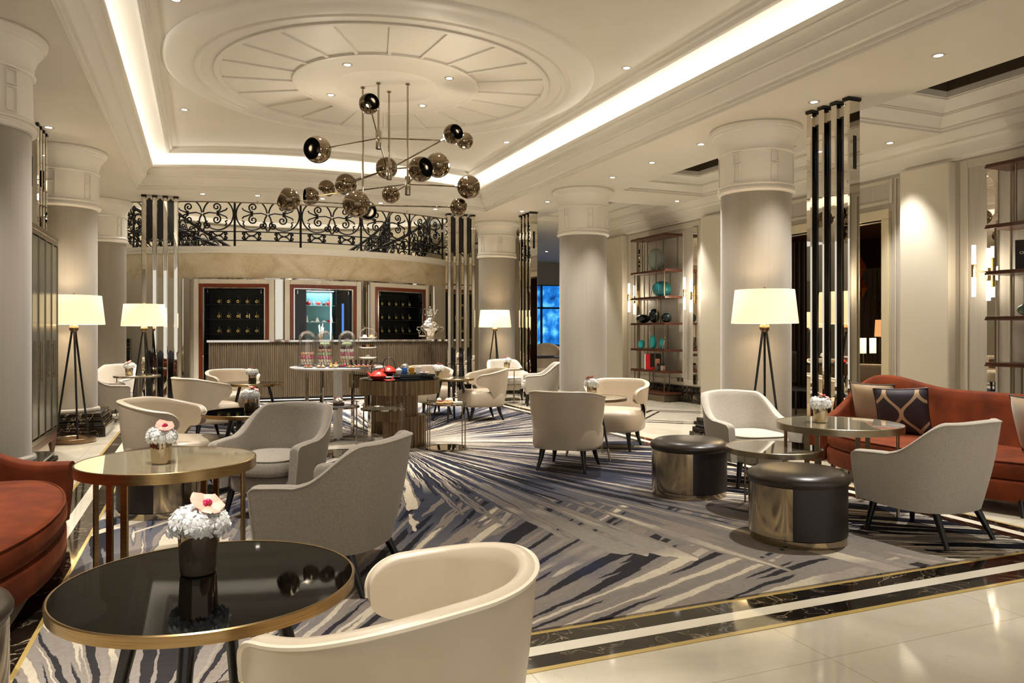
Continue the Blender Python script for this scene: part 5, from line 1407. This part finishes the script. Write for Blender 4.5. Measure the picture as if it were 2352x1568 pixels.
glass_vase((8.2, 12.62, shelf_z(5)), ovo(.155, .43), GV, 'tall clear ribbed glass vase on the top part of the far bookcase', 16)
glass_vase((8.2, 12.42, shelf_z(4)), ovo(.175, .29), TV, 'round teal textured glass vase on the far bookcase', 22)
glass_vase((8.2, 13.08, shelf_z(3)), ovo(.14, .17), DV, 'squat dark teal vase, left on the middle shelf of the far bookcase')
glass_vase((8.2, 12.68, shelf_z(3)), ovo(.105, .27), DV, 'tall black egg-shaped vase on the middle shelf of the far bookcase')
glass_vase((8.2, 12.26, shelf_z(3)), ovo(.10, .18), DV, 'round dark vase at the right of the middle shelf of the far bookcase')
glass_vase((8.12, 13.02, shelf_z(2)), ovo(.065, .17), CV, 'small pale turquoise egg vase, left on the lower shelf of the far bookcase')
glass_vase((8.16, 12.66, shelf_z(2)), ovo(.065, .26), CV, 'tallest turquoise egg vase in the middle of the lower shelf')
glass_vase((8.2, 12.42, shelf_z(2)), ovo(.05, .20), CV, 'turquoise egg vase partly behind the leaning picture frame')
ORN = noisy('ornate_frame_pattern', 'd8cdb4', '4a4034', 45, .5, lo=.45, hi=.55)
for (x, y, k, h, lab) in ((8.3, 12.98, 4, .22, 'patterned picture frame behind the left of the teal vase'), (8.3, 12.86, 3, .22, 'patterned picture frame between the two dark vases'), (8.12, 12.28, 2, .23, 'patterned picture frame leaning beside the turquoise vases')):
    b = MB(); b.bbox((0, 0, h/2), (.012, .15, h), .003); o = b.build('picture_frame', ORN); o.location = (x, y, shelf_z(k)+.002); o.rotation_euler = (0, R(12), R(-30)); tag(o, lab, 'picture frame')
t = thing('art_book', 'red and black art book standing on the lower shelf of the far bookcase', 'book', (8.14, 12.62, shelf_z(1)), R(-50))
b = MB(); b.bbox((0, 0, .16), (.30, .05, .32), .003); b.build('cover', mat('black_book_cover', '120c0c', .3), t)
b = MB(); b.box((-.10, -.0265, .16), (.09, .003, .31)); b.box((.0, -.0265, .03), (.18, .003, .05)); b.build('red_artwork', mat('red_print', 'b3141b', .35), t)
b = MB(); b.box((.09, -.0265, .14), (.09, .003, .16)); b.build('skin_tone_artwork', mat('peach_print', 'c98d6f', .4), t)
b = MB(); b.box((-.16, 0, .16), (.02, .046, .30)); b.build('pages', WHITE, t)
for y, m, lab in ((12.42, mat('smoky_perfume_glass', '3a4648', .06), 'small smoky glass bottle beside the red and black book'), (12.26, mat('rose_perfume_glass', 'a58a80', .06), 'small rose-tinted glass bottle at the right of the lower shelf')):
    t = thing('perfume_bottle', lab, 'bottle', (8.12, y, shelf_z(1)))
    b = MB(); b.bbox((0, 0, .05), (.07, .07, .10), .01); b.build('bottle_body', m, t); b = MB(); b.bbox((0, 0, .118), (.04, .04, .035), .006); b.build('stopper', BLACK, t)
# near bookcase things
t = thing('large_black_book', 'large black book with small white lettering standing on the near bookcase', 'book', (8.17, 5.40, shelf_z(4)), R(-64))
b = MB(); b.bbox((0, 0, .155), (.235, .045, .31), .003); b.build('cover', mat('black_book_cover', '120c0c', .3), t)
b = MB(); b.box((.112, 0, .155), (.012, .037, .298)); b.build('pages', mat('grey_pages', 'b9b2a6', .7), t)
text('title_lettering', 'CHANEL', .040, mat('white_print', 'f0ece4', .5), t, (0, -.024, .17), (PI/2, 0, 0))
text('subtitle_lettering', 'CATWALK', .012, mat('white_print', 'f0ece4', .5), t, (0, -.024, .145), (PI/2, 0, 0))
glass_vase((8.17, 5.38, shelf_z(3)), [(.0001, 0), (.05, 0), (.10, .02), (.125, .06), (.115, .10), (.06, .135), (.028, .16), (.02, .22), (.016, .285), (.012, .285), (.016, .22)], GRV, 'green smoked glass bottle vase with long teal neck on the near bookcase', name='bottle_vase')
b = MB(); b.lathe([(.029, .158), (.021, .22), (.017, .286)], n=24, caps=False); o = b.build('teal_neck', mat('teal_neck_glass', '0f7676', .06), bpy.data.objects['bottle_vase'], smooth=True)
t = thing('magazine', 'white fashion magazine leaning on the near bookcase at the right edge', 'magazine', (8.14, 5.12, shelf_z(2)+.003), R(-58)); t.rotation_euler = (R(-10), 0, R(-58))
b = MB(); b.bbox((0, 0, .15), (.23, .010, .30), .002); b.build('cover', mat('white_cover', 'e9e4dc', .3), t)
text('title_lettering', 'FASHION', .052, mat('plum_print', '3a1830', .4), t, (0, -.0065, .265), (PI/2, 0, 0))
b = MB(); b.lathe([(.0001, 0), (.03, 0)], n=20, caps=False); b.v = [(x+.02, -.0062, y*1.3+.20) for x, y, z in b.v]; b.build('face_sketch', mat('grey_sketch', 'bdb7b2', .6), t)
b = MB(); b.box((.0, -.0062, .10), (.19, .001, .03)); b.build('yellow_artwork', mat('yellow_print', 'e3b65a', .5), t)
b = MB()
for z in (.075, .055, .04): b.box((-.01, -.0062, z), (.17, .001, .008))
b.build('small_print_lines', mat('crimson_print', '9c2238', .5), t)
b = MB(); b.bbox((8.475, 12.15, .42), (.012, .075, .075), .004); tag(b.build('wall_socket', mat('dark_socket', '3b3128', .3)), 'dark wall socket low behind the far bookcase, right one of the pair', 'socket')
b = MB(); b.bbox((8.475, 12.27, .42), (.012, .075, .075), .004); tag(b.build('wall_socket', MATS['dark_socket']), 'dark wall socket low behind the far bookcase, left one of the pair', 'socket')

# ------------------------------------------------------------ wall sconces
TUBE = mat('frosted_lit_tube', 'ffffff', .3); _t, _N, _L, _b = nt(TUBE); _b.inputs['Emission Color'].default_value = (1, .90, .74, 1); _b.inputs['Emission Strength'].default_value = 3.2
def sconce(y, label):
    t = thing('wall_sconce', label, 'wall light', (8.48, y, 2.03), 0, 'brass tube wall sconces')
    b = MB(); b.bbox((-.012, 0, 0), (.024, .045, .34), .004); b.build('back_plate', BRASS, t)
    for (x, yy, dz) in ((-.16, .11, .02), (-.12, -.04, -.03)):
        b = MB(); b.cyl((x, yy, dz-.075), (x, yy, dz+.075), .025, n=20); b.build('brass_sleeve', BRASS, t, smooth=True)
        b = MB(); b.cyl((-.02, 0, dz*.5), (x, yy, dz*.5), .007, n=8); b.build('arm', BRASS, t, smooth=True)
        for s_ in (-1, 1):
            b = MB(); b.cyl((x, yy, dz+s_*.075), (x, yy, dz+s_*.30), .022, n=20); tb = b.build('light_tube', TUBE, t, smooth=True)
    light('bulb', 'POINT', (-.2, .03, 0), 7, (1, .86, .66), t, shadow_soft_size=.1)
sconce(6.02, 'brass sconce with lit glass tubes left of the near bookcase'); sconce(3.4, 'brass sconce beyond the right edge by the near bookcase')
sconce(11.74, 'brass sconce with lit glass tubes right of the far bookcase'); sconce(13.72, 'brass sconce with lit glass tubes behind the left side of the far bookcase')

# ------------------------------------------------------------ dark room through the doorway
DWD = wood('dark_panelling', '3a2a1d', '4b3725', .3, (10, 10, 1)); DW2 = wood('warm_wood_ceiling', '6b4728', '7d5632', .3, (1, 10, 10))
b = MB(); b.box((11.1, 9.6, ZL-.35), (4.7, 8.8, .05)); struct(b.build('ceiling_side_room', DW2))
b = MB(); b.box((13.4, 10., 1.7), (.1, 9, 3.4)); struct(b.build('wall_side_room', DWD))
b = MB(); b.box((11.1, 14.0, 1.7), (4.7, .1, 3.4)); struct(b.build('wall_side_room', DWD))
b = MB(); b.box((11.1, 5.2, 1.7), (4.7, .1, 3.4)); struct(b.build('wall_side_room', DWD))
t = thing('metal_lattice_screen', 'tall bronze lattice screen with branching rods on the wall of the dark side room', 'screen', (13.27, 11.9, 0))
b = MB(); b.box((.05, 0, 1.65), (.02, 1.9, 2.1)); b.build('backing_panel', mat('grey_panel', '8a7f70', .5), t)
b = MB(); rnd = random.Random(4)
for k in range(16):
    y = -.85+.113*k; z = .7; pts = [(0, y, z)]
    while z < 2.6:
        z += rnd.uniform(.25, .6); pts.append((0, y, min(z, 2.65)))
        if rnd.random() < .5 and z < 2.4: y += rnd.choice((-.055, .055)); z += .07; pts.append((0, y, z))
    b.tube(pts, .009, 4)
b.build('rods', mat('dark_bronze', '2e2219', .4, .8), t)
t = thing('copper_pendant', 'faceted copper pendant lamp seen through the doorway', 'pendant lamp', ray(1972, 13.2, 2.45))
COP = mat('copper', 'b06a38', .2, 1.0)
for (dz, s_) in ((.0, 1.), (-.35, .7)):
    b = MB(); n = 5; b.lathe([(.0001, -.26*s_), (.14*s_, 0), (.0001, .26*s_)], (0.08*(s_ < 1), 0, dz), n, caps=False); b.build('faceted_shade', COP, t)
b = MB(); b.cyl((0, 0, .26), (0, 0, .9), .005); b.build('cord', BLACK, t)
light('bulb', 'POINT', (-.3, -.2, -.1), 10, (1, .6, .3), t, shadow_soft_size=.05)
t = thing('table_lamp', 'square lit table lamp with dark centre band in the dark side room', 'table lamp', ray(1984, 13.0, 0), 0)
b = MB(); b.bbox((0, 0, 1.10), (.36, .20, .26), .004); b.build('lamp_shade', SHADE, t)
b = MB(); b.box((-.02, -.103, 1.10), (.06, .012, .27)); b.build('dark_band', BLACK, t)
b = MB(); b.cyl((0, 0, .01), (0, 0, .98), .03, n=14); b.lathe([(.0001, 0), (.13, 0), (.13, .02), (.0001, .02)], n=20, caps=False); b.build('lamp_stand', AGED, t, smooth=True)
light('bulb', 'POINT', (0, -.35, 1.3), 8, (1, .75, .5), t, shadow_soft_size=.1)
t = thing('amber_lamp', 'small amber lamp shade at the right of the doorway in the side room', 'lamp', ray(2021, 13.5, 0))
b = MB(); b.lathe([(.09, 1.25), (.075, 1.55)], n=24, caps=False); b.build('lamp_shade', emit('amber_shade', (1, .45, .16), .55), t, smooth=True)
b = MB(); b.cyl((0, 0, 0), (0, 0, 1.3), .012); b.build('lamp_stand', AGED, t)
t = thing('draped_curtain', 'dark brown draped curtain at the left of the doorway view', 'curtain', ray(1852, 13.2, 0), R(-30))
b = MB(); k = 60; b.grid([[(-.35+.7*i/k, .045*sin(i*.9), z) for i in range(k+1)] for z in (.0, 2.9)]); b.build('curtain_cloth', mat('brown_curtain', '2b1d15', .8), t, smooth=True)
t = thing('lounge_bench', 'low taupe upholstered bench in the dark side room', 'bench', ray(1995, 12.4, 0), R(-60))
b = MB(); b.bbox((0, 0, .28), (1.5, .6, .42), .05); b.build('seat', LEATHD, t); b = MB(); b.bbox((0, .30, .55), (1.5, .14, .5), .05); b.build('backrest', LEATHD, t)
b = MB(); b.box((0, 0, .04), (1.4, .5, .08)); b.build('plinth', BLACK, t)
t = thing('dark_dining_chair', 'dark wooden chair silhouette seen between the column and the mirrored posts', 'chair', ray(1842, 11.9, 0), R(20))
b = MB(); b.bbox((0, 0, .45), (.46, .46, .06), .02); b.build('seat', BLACKW, t); b = MB(); b.bbox((0, .22, .78), (.46, .05, .5), .02); b.build('backrest', BLACKW, t)
for sx in (-1, 1):
    for sy in (-1, 1): leg_obj(t, (sx*.19, sy*.19, .43), (sx*.21, sy*.21, 0), .02, .014)

# ------------------------------------------------------------ far lounge with the blue window
b = MB(); b.box((9.6, 24.0, .42), (9, .2, .85)); b.box((9.6, 24., 3.4), (9, .2, .9)); b.box((7.6, 24, 1.9), (5, .2, 3.8)); b.box((13.6, 24, 1.9), (2, .2, 3.8)); struct(b.build('wall_far', WALLP))
b = MB(); b.box((14.0, 19.6, 1.9), (.2, 9.2, 3.8)); struct(b.build('wall_far', WALLP))
w1 = thing('window_1', None, None, (11.3, 23.95, 0)); struct(w1)
m = bpy.data.materials.new('night_facade'); m.use_nodes = True; N = m.node_tree.nodes; L = m.node_tree.links; N.remove(N['Principled BSDF'])
v = coords(N, L, (1, 1, 1)); n1 = node(N, 'ShaderNodeTexNoise', i_Scale=2.5, i_Detail=4); L.new(v, n1.inputs['Vector']); r1 = ramp(N, [(.3, '0a2f6a'), (.5, '1e6fc0'), (.62, '58b4ea'), (.75, '9bd6f4')]); L.new(n1.outputs['Fac'], r1.inputs[0])
e = N.new('ShaderNodeEmission'); e.inputs['Strength'].default_value = .9; L.new(r1.outputs[0], e.inputs[0]); L.new(e.outputs[0], N['Material Output'].inputs[0])
b = MB(); b.box((0, .4, 1.95), (2.6, .02, 2.3)); struct(b.build('lit_view', m, w1))
b = MB()
for x in (-1.25, -.40, .42, 1.25): b.box((x, 0, 1.9), (.06, .08, 2.2))
for z in (.85, 2.15, 2.95): b.box((0, 0, z), (2.56, .08, .06))
struct(b.build('window_frame', mat('black_window_frame', '0c0b0b', .4), w1))
t = thing('black_desk', 'black metal-framed writing desk behind the far right armchair', 'desk', (6.75, 14.4, 0), 0)
b = MB(); b.bbox((0, 0, .80), (1.0, .5, .03), .004); b.build('desk_top', mat('smoked_desk_top', '2a241e', .15), t)
for sx in (-1, 1):
    for sy in (-1, 1): b = MB(); b.box((sx*.48, sy*.23, .39), (.03, .03, .78)); b.build('leg', BLACKW, t)
b = MB(); b.bbox((6.62, 14.38, .827), (.34, .24, .02), .004); tag(b.build('closed_book', mat('dark_blue_cover', '1c2430', .3)), 'dark closed book lying on the black desk', 'book')
t = thing('lounge_chair_far', 'brown rounded lounge chair back beyond the desk', 'armchair', (7.62, 16.4, 0), R(160)); t.name = 'lounge_chair'
shell_obj('back_shell', lambda u: (.34*sin(u*R(110)), -.32*cos(u*R(110))), lambda u: (.38*sin(u*R(110)), -.38*cos(u*R(110))), lambda u: 1.05-.45*u*u, lambda u: .25, .06, LEATHD, t, None, n=30)
cushion('seat', lambda q: superell(q, .32, .32, .30, 3.), .18, .45, .04, LEATHD, t)
for sx in (-1, 1):
    for sy in (-1, 1): leg_obj(t, (sx*.2, sy*.2, .2), (sx*.24, sy*.24, 0), .02, .014)
t = thing('slim_metal_rack', 'slim metal shelving rack beside the blue window view', 'rack', (7.5, 17.2, 0), 0)
b = MB()
for sx in (-1, 1): b.box((sx*.10, 0, 1.45), (.02, .02, 2.9))
b.build('upright', AGED, t)
for z in (.4, .9, 1.4, 1.9, 2.4, 2.85): b = MB(); b.box((0, 0, z), (.32, .3, .03)); b.build('shelf', BLACKW, t)
for x, y in ((9.5, 17.5), (9.5, 20.5), (12, 19)):
    downlight(x, y, ZL, 'small downlight in the far lounge ceiling beyond the columns', 'far lounge downlights', 60, R(90))
